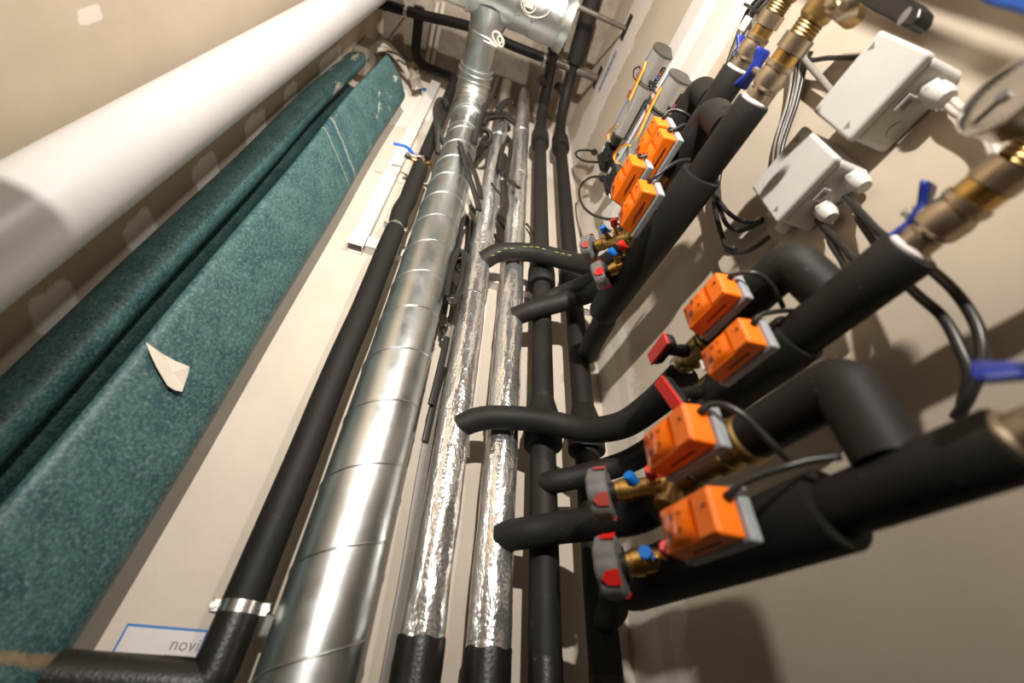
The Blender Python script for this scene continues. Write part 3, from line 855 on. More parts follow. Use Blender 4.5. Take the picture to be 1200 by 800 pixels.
# bundle tied behind the duct
t = thing('cable_bundle', 'black cable bundle tied across between the duct and the first foil riser', 'cable bundle', P(575, 140, Y=0.70))
for k, (off, dz) in enumerate(((0, 0), (4, 0.01), (8, -0.008), (12, 0.004))):
    MB().ribbon(spline(PP([(566, 137 + off), (570, 133 + off * 0.7), (578, 132 + off * 0.6), (592, 132 + off * 0.5), (599, 136 + off * 0.6), (602, 141 + off * 0.4)], 0.69 + dz), 7), 0.012, 0.005, ref=(0, 0, 1)).build('strand', RIBBON, t)
for k, (off, dz) in enumerate(((0, 0), (3.5, 0.006), (7, 0.012))):
    MB().ribbon(spline(PP([(562, 152 + off), (567, 150 + off * .5), (574, 155 + off * .5), (575, 163 + off * .5), (569, 167 + off * .5), (562, 166 + off * .5)], 0.690 + dz), 7), 0.010, 0.004, ref=(1, 0.25, 0)).build('loop', RIBBON, t)
MB().ribbon(spline(PP([(584, 128), (590, 122), (597, 118), (602, 119)], 0.68), 6), 0.022, 0.004, ref=(1, 0.25, 0)).build('tail', RIBBON, t)
MB().ribbon(spline(PP([(582, 138), (584, 132), (587, 130)], 0.672), 5), 0.006, 0.003).build('cable_tie', BLACK, t)
t = thing('cable_bundle', 'black cable strap slanting from the tied bundle down behind the duct', 'cable bundle', P(565, 165, Y=0.78))
for k in range(2):
    MB().ribbon(spline(PP([(596, 147 + 3 * k), (580, 156 + 4 * k), (566, 168 + 5 * k), (555, 181 + 5 * k)], 0.775 + 0.01 * k), 6), 0.02, 0.006, ref=(1, 0.25, 0)).build('strand', RIBBON, t)
def hang_loop(name, label, px, top, bot, wpx, Y, n, w_=0.011, seed=1):
    t = thing(name, label, 'cable bundle', P(px, bot, Y=Y), 'hanging coils of flat black cable')
    rnd = random.Random(seed)
    for k in range(n):
        dx = rnd.uniform(-1.5, 1.5); s = wpx * (0.55 + 0.45 * k / max(1, n - 1))
        tilt = (bot - top) * -0.16
        pts = [(px - s / 2 + dx + tilt * 0.45, top + (bot - top) * 0.85), (px - s / 2 + dx, top + (bot - top) * 0.45), (px - s * 0.3 + dx - tilt * 0.3, top + (bot - top) * 0.10 + k), (px + dx - tilt * .35, top + k * 1.5), (px + s * 0.4 + dx - tilt * .3, top + (bot - top) * 0.12), (px + s / 2 + dx, top + (bot - top) * 0.5), (px + s * 0.35 + dx + tilt * .4, top + (bot - top) * 0.88 - k), (px + dx + tilt * .5, bot - 2 * k), (px - s * 0.35 + dx + tilt * .5, top + (bot - top) * 0.9)]
        MB().ribbon(spline([P(x, y, Y=Y + 0.007 * k + rnd.uniform(-0.006, 0.006) + (0.02 if 2 < i < 6 else 0)) for i, (x, y) in enumerate(pts)], 7), w_, 0.004, ref=(1, 0.25, 0)).build('strand', RIBBON, t)
    return t
hang_loop('cable_coil', 'large hanging coil of flat black cable between the duct and first foil riser, upper one', 542, 252, 318, 18, 0.735, 8, 0.006, seed=2)
hang_loop('cable_coil', 'large hanging coil of flat black cable between the duct and first foil riser, lower one', 535, 292, 356, 24, 0.70, 6, 0.007, seed=3)
hang_loop('cable_coil', 'hanging coil of flat black cable behind the lowest duct seam at riser height', 526, 330, 392, 12, 0.78, 5, 0.006, seed=4)
hang_loop('cable_coil', 'hanging coil of flat black cable between the two foil risers', 592, 160, 206, 13, 0.675, 6, 0.006, seed=5)
cable(PP([(590, 180), (592, 196), (593, 208), (600, 214), (608, 220)], 0.69), 0.018, 0.006, CF, 'flat black cable end pointing at the second foil riser', ref=(1, 0.25, 0), group=G1)
cable(PP([(590, 214), (591, 226), (592, 240), (588, 256)], 0.70), 0.018, 0.010, CF, 'dark cable sleeve hanging between the two foil risers', ref=(1, 0.25, 0), group=G1)
cable(PP([(576, 215), (581, 222), (587, 229), (589, 240), (584, 252)], 0.685), 0.006, 0.004, CF, 'thin curled black cable in front of the first foil riser', ref=(1, 0.25, 0), group=G1)
cable(PP([(513, 180), (512, 150), (510, 130), (514, 118), (521, 117), (524, 125)], 0.70), 0.013, 0.007, CF, 'black cable looped over the left black pipe beside the duct', ref=(1, 0.25, 0), group=G1)
cable(PP([(526, 185), (519, 165), (513, 145), (514, 128), (521, 122)], 0.715), 0.013, 0.007, CF, 'inner black cable of the loop over the left black pipe', ref=(1, 0.25, 0), group=G1)
for k, (lst, yy, w_, lab) in enumerate((
    ([(524, 395), (517, 425), (510, 455), (505, 474)], 0.765, 0.010, 'short flat cable end hanging left of the first foil riser, upper one'),
    ([(520, 430), (511, 460), (503, 495), (498, 517)], 0.775, 0.010, 'short flat cable end hanging left of the first foil riser, lower one'),
    ([(528, 380), (508, 480), (492, 570), (478, 660), (462, 750), (448, 830)], 0.785, 0.015, 'long flat grey black cable hanging down the wall beside the first foil riser'),
    ([(532, 385), (514, 470), (500, 560), (484, 650), (470, 740), (458, 830)], 0.795, 0.012, 'second long flat cable hanging closest behind the first foil riser'))):
    cable(PP(lst, yy), w_, 0.004, CF, lab, ref=(1, 0.25, 0), group=G1, mat=GCABLE if k == 2 else RIBBON)

RIBBON_SCALE[0] = 1.0
# ------------------------------------------------------------------ the four circuits on the right wall
XA, ZA0, ZA1 = 0.400, 0.825, 0.915
XB, ZB0, ZB1 = 0.370, 0.660, 0.755
XC, ZC0, XCU, ZC1 = 0.400, 0.322, 0.378, 0.392
XD, ZD0, ZD1 = 0.345, 0.128, 0.216
YEND = {'A': 0.092, 'B': 0.098, 'C': 0.099, 'D': 0.113}

def jacket(mb, x, z, y0, y1, r):
    L = y1 - y0
    return mb.lathe([(0.0, r * 0.70), (0, r * 0.97), (0.002, r), (L * 0.3, r * 1.01), (L * 0.6, r * 0.99), (L - 0.03, r), (L - 0.012, r * 0.94), (L - 0.002, r * 0.80), (L, r * 0.7)], (x, y0, z), (0, 1, 0), 36)
def circuit(name, label, x, z, yend, r, jack, tail, elbow=None):
    """near sleeve along the wall, wide jacket over the valve, tail curving to its riser"""
    t = thing('circuit_pipe', label, 'pipe', (x, yend, z), 'insulated circuit pipes on the right wall')
    y_in = jack[0] if jack else tail[0].y
    MB().lathe([(0, r * 0.80), (0, r * 0.96), (0.002, r), ((y_in - yend) * 0.5, r * 1.01), (y_in - yend + 0.02, r)], (x, yend, z), (0, 1, 0), 32).build('near_sleeve', FOAM2, t)
    if jack: jacket(MB(), x, z, jack[0], jack[1], jack[2]).build('valve_jacket', FOAM, t)
    if tail: MB().tube(spline(tail, 8), jack[3] if jack else r * 0.95, 24).build('tail_sleeve', FOAM2, t)
    return t
def upper_circuit(label, x, z, xe, ze, ye, yin, r, tail, rt, bend=0.026):
    t = thing('circuit_pipe', label, 'pipe', (x, ye, z), 'insulated circuit pipes on the right wall')
    d = (V((xe, ye, ze)) - V((x, ye, z)))
    MB().tube(fillet([(x, yin, z), (x, ye, z), V((xe, ye, ze)) - d.normalized() * 0.016], bend, 8), r, 28).build('elbow_sleeve', FOAM2, t)
    if tail: MB().tube(spline(tail, 8), rt, 24).build('tail_sleeve', FOAM2, t)
    return t

# circuit D, lowest pair
circuit('d', 'lowest insulated circuit pipe on the right wall, thick jacket behind the nearest actuator', XD, ZD0, YEND['D'], 0.0222, (0.232, 0.560, 0.0318, 0.0215),
        [V((XD, 0.54, ZD0)), V((XD + 0.003, 0.59, ZD0 - 0.002)), V((XD + 0.030, 0.645, ZD0 - 0.012)), V((B4X, B4Y - 0.012, ZD0 - 0.014))])
f3 = P(590, 627, Y=F2Y - 0.028)
upper_circuit('insulated circuit pipe bending down into the lowest pipe, brass valve at its end', XD, ZD1, XD, ZD0, 0.179, 0.287, 0.0240,
        [f3 + V((-0.002, 0.012, 0)), P(615, 624, Y=0.70), P(655, 618, Y=0.665), P(700, 612, Y=0.60), P(742, 603, X=XD - 0.01), P(768, 590, X=XD)], 0.0255, 0.014)
# circuit C
circuit('c', 'insulated circuit pipe under the second junction box, black jacket behind its orange actuator', XC, ZC0, YEND['C'], 0.0250, (0.222, 0.370, 0.0305, 0.0215),
        [P(845, 468, X=XC), P(815, 488, X=XC - 0.01), P(780, 515, Y=0.52), P(735, 541, Y=0.62), P(690, 555, Y=0.67), P(652, 564, Y=0.700), P(640, 566, Y=0.722)])
f1 = P(541, 496, Y=F1Y - 0.028)
upper_circuit('insulated circuit pipe with elbow in front of the second junction box', XCU, ZC1, XC + 0.012, ZC0 + 0.004, 0.176, 0.315, 0.0248,
        [f1 + V((-0.004, 0.014, 0)), P(560, 491, Y=0.715), P(585, 489, Y=0.70), P(630, 492, Y=0.675), P(685, 503, Y=0.63), P(728, 498, Y=0.56), P(765, 474, Y=0.48), P(800, 442, X=XCU - 0.004)], 0.0245, 0.017)
# circuit B
circuit('b', 'thickest insulated circuit pipe in the upper group, long jacket behind the front actuator', XB, ZB0, YEND['B'], 0.0240, (0.212, 0.560, 0.0340, 0.0255),
        [V((XB, 0.545, ZB0)), P(708, 375, X=XB + 0.012), P(698, 394, X=XB + 0.022), P(687, 416, Y=B4Y - 0.02)])
f2 = P(605, 368, Y=F2Y - 0.028)
upper_circuit('insulated circuit pipe with elbow beside the thickest pipe of the upper group', XB, ZB1, XB, ZB0, 0.146, 0.262, 0.0252,
        [f2 + V((-0.003, 0.012, 0)), P(625, 363, Y=0.705), P(655, 355, Y=0.68), P(690, 344, Y=0.63), P(712, 333, X=XB)], 0.0255)
# circuit A
circuit('a', 'insulated circuit pipe of the rearmost pair under the left blue butterfly valve', XA, ZA0, YEND['A'], 0.0240, (0.22, 0.50, 0.031, 0.0215),
        [V((XA, 0.49, ZA0)), V((XA - 0.01, 0.55, ZA0 - 0.01)), P(690, 330, Y=0.60), P(663, 341, Y=0.67), P(643, 350, Y=0.705), P(636, 353, Y=0.722)])
f0 = P(569, 302, Y=F1Y - 0.028)
upper_circuit('rearmost insulated circuit pipe with elbow behind the upper actuators', XA, ZA1, XA, ZA0, 0.150, 0.30, 0.0245,
        [f0 + V((-0.004, 0.014, 0)), P(582, 297, Y=0.71), P(605, 295, Y=0.695), P(635, 298, Y=0.67), P(675, 308, Y=0.63), P(705, 312, Y=0.56), P(735, 290, X=XA)], 0.0272)
# printed line on the branch from the first foil riser
MB_ = MB()
for i in range(16):
    x = 575 + i * 7.5
    if i in (4, 9, 13): continue
    yt = 288 if x < 600 else 286 if x < 630 else 287 + (x - 630) * 0.24
    if x < 590: yt = 299 - (x - 570) * 0.55
    Yq = 0.697 - max(0, (x - 600)) * 0.00100
    a_ = P(x, yt + 3, Y=Yq - 0.0215); b_ = P(x + 4.5, yt + 3 + (0.9 if x > 625 else -0.6 if x < 590 else 0), Y=Yq - 0.0240)
    MB_.tube([a_, b_], 0.0009, 6)
cp = [o for o in bpy.data.objects if o.get('label', '').startswith('rearmost insulated circuit pipe')][0]
MB_.build('printed_line', YELLOWT, cp)

# ------------------------------------------------------------------ orange actuators
def make_actuator(label, big_window):
    t = thing('actuator', label, 'actuator', (0, 0, 0), 'orange valve actuators')
    L, H, D = 0.080, 0.042, 0.024
    # housing: outline in the Y-Z plane, chamfered towards the lid
    mb = MB()
    def tap(c):
        k = max(0, min(1, -c.x / D))
        y = c.y
        if y > L * 0.5: y -= 0.007 * k
        else: y += 0.003 * k
        return V((c.x, y, c.z + (0.0015 * k if c.z < H / 2 else -0.0015 * k)))
    mb.box((-D, 0, 0), (0, L, H), 0.0028, 3, taper=tap)
    h = mb.build('housing', ORANGE, t)
    MB().box((-D - 0.0012, 0.0035, 0.003), (-D + 0.002, 0.0255, H - 0.003), 0.001).build('lid_step', ORANGE, h)
    rows = []
    for i in range(13):
        a = i / 12
        y = 0.0275 + (L - 0.0085 - 0.0275) * a
        hgt = 0.0065 * math.sin(PI * min(1, 0.18 + a * 0.82)) ** 0.8
        row = []
        for j in range(11):
            b_ = j / 10
            row.append(V((-D + 0.0005 - hgt * (1 - abs(2 * b_ - 1) ** 4) - 0.0003, y, 0.0035 + (H - 0.007) * b_)))
        rows.append(row)
    MB().grid(rows).build('window', WINDOW, h)
    MB().lathe([(0, 0.0016), (0.0015, 0.0016), (0.0015, 0)], (-D - 0.0013, 0.010, H * 0.62), (-1, 0, 0), 12).build('screw_hole', PRINT, h)
    mk = MB()
    for (y0, z0, y1, z1) in ((0.053, 0.010, 0.062, 0.017), (0.046, 0.024, 0.051, 0.030), (0.064, 0.027, 0.068, 0.031), (0.038, 0.012, 0.042, 0.016), (0.036, 0.026, 0.041, 0.0285)):
        def surf(y, z):
            a = (y - 0.0275) / (L - 0.0085 - 0.0275); b_ = (z - 0.0035) / (H - 0.007)
            return V((-D - 0.0065 * math.sin(PI * min(1, 0.18 + a * 0.82)) ** 0.8 * (1 - abs(2 * b_ - 1) ** 4) - 0.0004, y, z))
        n = 3
        for k in range(n):
            ya, yb2 = y0 + (y1 - y0) * k / n, y0 + (y1 - y0) * (k + 0.62) / n
            mk.add([surf(ya, z0), surf(yb2, z0), surf(yb2, z1), surf(ya, z1)], [(0, 1, 2, 3)], False)
    mk.build('printed_mark', PRINT, h)
    # seam on the long side, grey base with foot
    MB().box((-D * 0.50, 0.018, -0.0004), (-D * 0.42, 0.052, 0.001)).build('side_slot', PRINT, h)
    MB().box((0.0005, -0.0035, -0.0025), (0.0125, L + 0.001, H + 0.0025), 0.0025, 3).build('base', GREYP, t)
    MB().box((0.006, L, 0.006), (0.0085, L + 0.007, H - 0.004), 0.001).build('foot', STEEL, t)
    MB().lathe([(0, 0.011), (0.014, 0.010)], (0.0125, L * 0.48, H * 0.74), (1, 0, 0), 20).build('neck', FOAM, t)
    MB().lathe([(0, 0.004), (0.006, 0.0036), (0.006, 0)], (-D * 0.35, 0.0005, H - 0.010), (0, -1, 0.1), 12).build('cable_grommet', BLACK, t)
    return t
act0 = make_actuator('x', True)
ACTS = [
    ('A', (786, 149), XA - 0.065, 0.98, 'orange actuator beside the aluminium tube, uppermost of all', [(776, 139), (783, 131), (792, 129), (803, 133), (812, 140)]),
    ('A', (793.5, 164), XA - 0.070, 0.98, 'orange actuator half hidden by a black elbow, second from the top', [(785, 156), (792, 151), (800, 147), (808, 147), (818, 152)]),
    ('B', (758, 196), XB - 0.070, 1.04, 'orange actuator with white sticker at its far end, in front of the black junction plugs', [(750, 187), (757, 183), (766, 183), (776, 186), (787, 193)]),
    ('B', (770.6, 227.5), XB - 0.072, 1.0, 'orange actuator on the thickest jacket just above the red and blue caps', [(761, 213), (772, 204), (784, 195), (795, 189), (808, 187)]),
    ('C', (871.6, 347.5), XC - 0.065, 0.93, 'orange actuator above the flat red T handle, below the small junction box', [(855, 325), (868, 320), (884, 320), (897, 327), (908, 340), (918, 360)]),
    ('C', (901.5, 405), XC - 0.065, 0.89, 'orange actuator with white sticker, nearest to the second black elbow', [(880, 379), (890, 370), (903, 366), (918, 364), (930, 364)]),
    ('D', (842, 521), XD - 0.065, 1.03, 'orange actuator with glossy window under the upright red T handle', [(822, 482), (833, 474), (850, 475), (870, 486), (890, 505), (912, 527), (930, 545)]),
    ('D', (877, 631), XD - 0.065, 0.99, 'nearest orange actuator with glossy window, lowest of all', [(853, 578), (868, 567), (890, 557), (920, 547), (950, 539), (985, 535)]),
]
units = [act0] + [copy_tree(act0, (0, 0, 0)) for _ in ACTS[1:]]
for i, (c, px, xd, sc, lab, cb) in enumerate(ACTS):
    q = P(*px, X=xd)
    a = units[i]; a.location = q + V((0, 0, ZC)); a.scale = (sc,) * 3; ORG[a.name] = tuple(q)
    a['label'] = lab
    # own supply cable
    p0 = q + V((-0.0085, -0.006, 0.032)) * sc
    xe = {'A': XA, 'B': XB, 'C': XC, 'D': XD}[c]
    pts = [p0 + V((0, 0.008, -0.001))] + [P(x, y, X=q.x - 0.008 + (xe - 0.005 - q.x) * (k / (len(cb) - 1)) ** 1.5) for k, (x, y) in enumerate(cb)]
    pts[1] = p0 * 0.4 + pts[1] * 0.6
    inv = [(p - q) / sc for p in pts]
    mb = MB().tube(spline(inv, 8), 0.0031, 12)
    a_o = ORG[a.name]; ORG[a.name] = (0, 0, 0)
    mb.build('cable', CABLE, a)
    if i in (2, 5):
        MB().box((-0.0245, 0.0755, 0.014), (-0.012, 0.0790, 0.030), 0.001).build('sticker', STICK, a)
    ORG[a.name] = a_o

# ------------------------------------------------------------------ regulating valves with handwheels
def wheel_shape(th):
    return 1 - 0.075 * (0.5 + 0.5 * math.cos(th * 8)) ** 3
def handwheel(t, c, ax, r, w_, red):
    c, ax = V(c), V(ax).normalized()
    wh = MB().lathe([(-w_ / 2, r * 0.55), (-w_ / 2, r * 0.88), (-w_ * 0.38, r * 0.97), (w_ * 0.2, r), (w_ * 0.38, r * 0.97), (w_ / 2, r * 0.85), (w_ / 2, 0)], c, ax, 64, shape=wheel_shape).build('handwheel', DKGREY, t)
    u, v = frame(ax)
    for k in range(4):
        th = 2 * PI * (k + 0.5) / 4 + 0.2
        d = u * math.cos(th) + v * math.sin(th)
        e = ax.cross(d)
        pts = []
        mb = MB()
        rr = r * 0.99
        poly = []
        for aa, hh in ((-0.26, -0.52), (0.26, -0.52), (0.22, 0.05), (0.0, 0.22), (-0.22, 0.05)):
            dd = d * math.cos(aa) + e * math.sin(aa)
            poly.append(c + dd * (rr * 0.985) + ax * (hh * w_))
        mb.prism(poly, d * (r * 0.035))
        mb.build('insert', red, wh)
    MB().lathe([(-w_ / 2 - 0.010, r * 0.36), (-w_ / 2, r * 0.36)], c, ax, 24).build('collar', BLACK, t)
def reg_valve(label, line, hub, r, red, blue_px, red_px, xcap, bodyr, zrow=None):
    line, hub = V(line), V(hub)
    ax = (hub - line).normalized()
    L = (hub - line).length
    t = thing('regulating_valve', label, 'valve', line, 'brass regulating valves with grey handwheels')
    w_ = r * 0.78
    e = L - w_ / 2 - 0.008
    MB().lathe([(0, bodyr * 1.25), (e * 0.35, bodyr * 1.3), (e * 0.45, bodyr * 0.95), (e - 0.018, bodyr * 0.95), (e - 0.017, bodyr * 1.12), (e - 0.006, bodyr * 1.12), (e - 0.005, bodyr), (e, bodyr)], line, ax, 24).build('body', BRASS, t)
    handwheel(t, hub, ax, r, w_, red)
    for px, col, cm, kk in ((blue_px, 'blue', BLUE, 0.62), (red_px, 'red', RED, 0.36)):
        tip = P(*px, X=xcap[0] if col == 'blue' else xcap[1])
        base = line + ax * (e * kk)
        d = (tip - base).normalized()
        Lp = (tip - base).length
        p_ = MB().lathe([(0, 0.0062), (Lp * 0.35, 0.0062), (Lp * 0.35, 0.0078), (Lp * 0.5, 0.0078), (Lp * 0.5, 0.005), (Lp - 0.006, 0.005)], base, d, 18).build('test_port', BRASS, t)
        cp_ = MB().lathe([(-0.008, 0.0068), (-0.007, 0.0075), (0.004, 0.0075), (0.0065, 0.0066), (0.0065, 0)], tip, d, 18, shape=lambda th: 1 - 0.04 * math.cos(th * 10)).build('port_cap_' + col, cm, t)
        MB().box(tip + V((0.004, -0.004, -0.006)), tip + V((0.014, 0.0, -0.003)), 0.001).build('strap', cm, cp_)
    return t
reg_valve('brass valve with dark grey handwheel on the lowest circuit pipe, below the nearest actuator', (XD, 0.412, ZD0 + 0.006), P(716, 663, X=0.279), 0.0345, RED, (757, 648), (781, 642), (0.292, 0.302), 0.0135)
reg_valve('brass valve with pale grey handwheel and exposed brass body, second lowest', (XD, 0.412, ZD1), P(704, 578, X=0.274), 0.0335, PALERED, (739, 560), (763, 553), (0.296, 0.306), 0.0130)
reg_valve('brass valve with dark grey handwheel and bright red inserts, lower of the upper two', (XB, 0.385, ZB0 + 0.0), P(704.5, 322.5, X=0.316), 0.0300, RED, (716.5, 295), (728.5, 287), (0.312, 0.322), 0.0125)
reg_valve('brass valve with grey handwheel and dark red inserts, uppermost of the four', (XB, 0.405, ZB1 - 0.005), P(690.5, 290, X=0.312), 0.0290, PALERED, (707.5, 268.5), (719.5, 260.5), (0.316, 0.328), 0.0120)
# exposed brass line of the second lowest circuit
t = thing('brass_fitting', 'exposed dark brass valve body with large union ring, below the glossy actuator', 'valve', (XD, 0.29, ZD1))
MB().lathe([(-0.008, 0.020), (0.0, 0.0265), (0.010, 0.0265), (0.012, 0.021), (0.030, 0.0205), (0.032, 0.023), (0.048, 0.023), (0.050, 0.0185), (0.075, 0.0185)], (XD, 0.284, ZD1), (0, 1, 0), 8 * 4).build('union', DBRASS, t)
MB().lathe([(0, 0.0155), (0.006, 0.0155), (0.006, 0.0185), (0.011, 0.0185), (0.011, 0.0155), (0.016, 0.0155)], (XD, 0.357, ZD1), (0, 1, 0), 24).build('gasket_ring', NICKEL, t)
MB().lathe([(0, 0.0185), (0.010, 0.021), (0.030, 0.021), (0.034, 0.017), (0.06, 0.0165), (0.062, 0.021), (0.066, 0.021)], (XD, 0.372, ZD1), (0, 1, 0), 24).build('valve_body', DBRASS, t)
MB().lathe([(0, 0.012), (0.020, 0.012), (0.022, 0.016), (0.03, 0.016)], (XD - 0.012, 0.40, ZD1 - 0.012), (-0.5, 0.1, -0.85), 20).build('drain_boss', DBRASS, t)
# brass nut of circuit B
t = thing('brass_fitting', 'yellow brass union between black sleeves above the thickest jacket', 'valve', (XB, 0.26, ZB1))
MB().lathe([(0, 0.014), (0.004, 0.0215), (0.026, 0.0215), (0.028, 0.017), (0.06, 0.017), (0.065, 0.021), (0.16, 0.020)], (XB, 0.260, ZB1), (0, 1, 0), 6).build('union', BRASS, t)
t = thing('brass_fitting', 'brass union hidden behind the two uppermost actuators', 'valve', (XA, 0.30, ZA1))
MB().lathe([(0, 0.014), (0.004, 0.0215), (0.026, 0.0215), (0.028, 0.017), (0.10, 0.017), (0.105, 0.021), (0.13, 0.020)], (XA, 0.295, ZA1), (0, 1, 0), 6).build('union', BRASS, t)

# ------------------------------------------------------------------ red T handle valves of circuit C
def t_valve(label, hub, line, along, w_, h, body):
    hub, line = V(hub), V(line)
    ax = (hub - line).normalized()
    t = thing('t_handle_valve', label, 'valve', line, 'valves with red T handles')
    al = V(along); al = (al - ax * al.dot(ax)).normalized()
    sd = ax.cross(al)
    M = Matrix([[al[i], sd[i], ax[i], hub[i]] for i in range(3)] + [[0, 0, 0, 1]])
    mb = MB().box((-w_ / 2, -h / 2, -0.0170), (w_ / 2, h / 2, -0.002), 0.0045, 3, mat=M, taper=lambda c: V((c.x * (0.86 if c.z < -0.006 else 1), c.y * (0.85 if c.z < -0.006 else 1), c.z)))
    hd = mb.build('handle', BLACK, t)
    MB().box((-w_ / 2 + 0.0005, -h / 2 + 0.0005, -0.0022), (w_ / 2 - 0.0005, h / 2 - 0.0005, 0.0022), 0.0018, 3, mat=M).build('red_inlay', RED, hd)
    L = (hub - line).length
    MB().lathe([(0.012, 0.0095), (L * 0.45, 0.0095), (L * 0.45, 0.0085), (L - 0.014, 0.0075), (L - 0.005, 0.0115)], line, ax, 20).build('stem', BLACK, t)
    MB().lathe([(-0.032, 0.013), (-0.020, 0.0155), (-0.018, 0.019), (0.016, 0.019), (0.020, 0.0155), (0.034, 0.0135)], line, (0, 1, 0), 8 * 3).build('body', body, t)
    MB().lathe([(0, 0.017), (0.005, 0.018), (0.010, 0.017)], line + V((0, 0.030, 0)), (0, 1, 0), 24).build('end_ring', STEEL, t)
    return t
l1 = P(820, 422, X=XCU); l1 = V((XCU, l1.y, ZC1 - 0.004))
t_valve('brass valve whose red T handle lies level, above the upright one', P(771, 409, X=0.318), l1, (0, 1, 0), 0.052, 0.021, DBRASS)
l2 = P(838, 464, X=XC); l2 = V((XC - 0.008, l2.y, ZC0 + 0.012))
t_valve('valve whose red T handle stands upright, right above an orange actuator', P(784, 462, X=0.322), l2, (0, 0.12, 1), 0.052, 0.020, DBRASS)

# ------------------------------------------------------------------ ball valves with blue butterfly handles at the near ends
def near_valve(label, x, y0, z, hc, tilt, chain, sc=1.0, wing=0.023):
    t = thing('butterfly_valve', label, 'valve', (x, y0, z), 'ball valves with blue butterfly handles')
    o = V((x, y0, z)); ax = V((0, -1, 0))
    s = sc
    MB().lathe([(-0.004, 0.0195 * s), (0.002, 0.0190 * s), (0.004, 0.016 * s)], o, ax, 24).build('tape_collar', STICK if z > 0.2 else NICKEL, t)
    MB().lathe([(0.0, 0.0165 * s), (0.014, 0.0165 * s), (0.015, 0.0150 * s), (0.018, 0.0150 * s)], o, ax, 6).build('hex_end', NICKEL, t)
    MB().lathe([(0.017, 0.0145 * s), (0.021, 0.0180 * s), (0.034, 0.0190 * s), (0.042, 0.0170 * s), (0.044, 0.0185 * s), (0.050, 0.0185 * s), (0.050, 0.015 * s)], o, ax, 28).build('body', NICKEL, t)
    MB().lathe([(0.050, 0.0165 * s), (0.062, 0.0165 * s), (0.063, 0.014 * s)], o, ax, 8).build('brass_nut', BRASS, t)
    e = 0.063
    MB().lathe([(e, 0.0190 * s), (e + 0.018, 0.0190 * s), (e + 0.019, 0.015 * s)], o, ax, 6).build('union_nut', NICKEL, t)
    if chain:
        e += 0.019
        prof = [(e, 0.015 * s)]
        for k in range(4):
            prof += [(e + 0.001 + k * 0.004, 0.0162 * s), (e + 0.003 + k * 0.004, 0.0148 * s)]
        prof += [(e + 0.02, 0.0185 * s), (e + 0.05, 0.0185 * s), (e + 0.052, 0.013 * s), (e + chain, 0.013 * s)]
        MB().lathe(prof, o, ax, 24).build('threaded_tail', DBRASS, t)
    hc = V(hc)
    st0 = V((x, y0 - 0.030, z))
    up = (hc - st0).normalized()
    MB().lathe([(0.012, 0.0085 * s), (0.018, 0.0085 * s), (0.018, 0.005 * s), ((hc - st0).length + 0.006, 0.005 * s)], st0, up, 16).build('stem', NICKEL, t)
    al = (V((0, 1, 0)) + V(tilt)); al = (al - up * al.dot(up)).normalized()
    sd = up.cross(al)
    rows = []
    for i in range(21):
        k = -1 + 2 * i / 20
        wdt = (0.0065 + 0.0065 * abs(k) ** 1.2) * s if abs(k) < 0.93 else 0.010 * s
        if abs(k) < 0.25: wdt = 0.0085 * s
        rise = 0.007 * s * max(0, abs(k) - 0.25) / 0.75
        rows.append((hc + al * (k * wing) + up * rise, wdt))
    mb = MB(); rr = []
    for c_, wdt in rows:
        rr.append([c_ + sd * (wdt * a) + up * b_ for a, b_ in ((-1, -0.0012), (-0.9, -0.0026), (0.9, -0.0026), (1, -0.0012), (1, 0.0012), (0.9, 0.0026), (-0.9, 0.0026), (-1, 0.0012))])
    mb.grid(rr, closed=True)
    mb.add(rr[0], [tuple(range(8))], False); mb.add(rr[-1], [tuple(range(8))], False)
    mb.build('butterfly_handle', BLUEH, t)
    MB().lathe([(0.002, 0.0062 * s), (0.007, 0.0062 * s), (0.007, 0.0035 * s), (0.012, 0.0035 * s), (0.012, 0)], hc, up, 6).build('handle_nut', STEEL, t)
    return t
near_valve('ball valve with dark blue butterfly handle at the top, left of two', XA, YEND['A'], ZA0, P(867, 62, X=XA - 0.004), (0, 0, 0.1), 0.12, 1.0, 0.026)
near_valve('ball valve with dark blue butterfly handle at the top, right of two', XB, YEND['B'], ZB0, P(883, 82, X=XB - 0.004), (0, 0, 0.1), 0.09, 1.02, 0.026)
near_valve('blurred ball valve with blue butterfly handle in front of the junction boxes', XC, YEND['C'], ZC0 + 0.003, P(1076, 252, X=XC - 0.006), (-0.1, 0, 0.05), 0.13, 1.02, 0.027)
near_valve('nearest ball valve with blue handle cut off by the right edge', XD, YEND['D'], ZD0, (XD - 0.022, 0.074, ZD0 + 0.020), (0.0, 0, 0.0), 0.08, 1.0, 0.026)

# air vent chain behind the upper right butterfly valve
q = P(958, 2, X=XB)
t = thing('brass_tee', 'blurred nickel brass tee fittings at the top edge, right of the butterfly valves', 'pipe fitting', q)
MB().tube([q + V((0, 0.01, 0)), P(982, 6, X=XB + 0.01), P(1000, 20, X=XB + 0.05)], 0.013, 20).build('branch', DBRASS, t)
MB().lathe([(0, 0.0165), (0.02, 0.0165), (0.02, 0.012)], P(980, 8, X=XB + 0.002), (0.6, -0.6, -0.3), 6).build('nut', NICKEL, t)
MB().lathe([(0, 0.009), (0.012, 0.009), (0.012, 0.006), (0.02, 0.006), (0.02, 0)], P(983, 14, X=XB - 0.01), (-0.9, -0.2, -0.1), 6).build('plug', NICKEL, t)

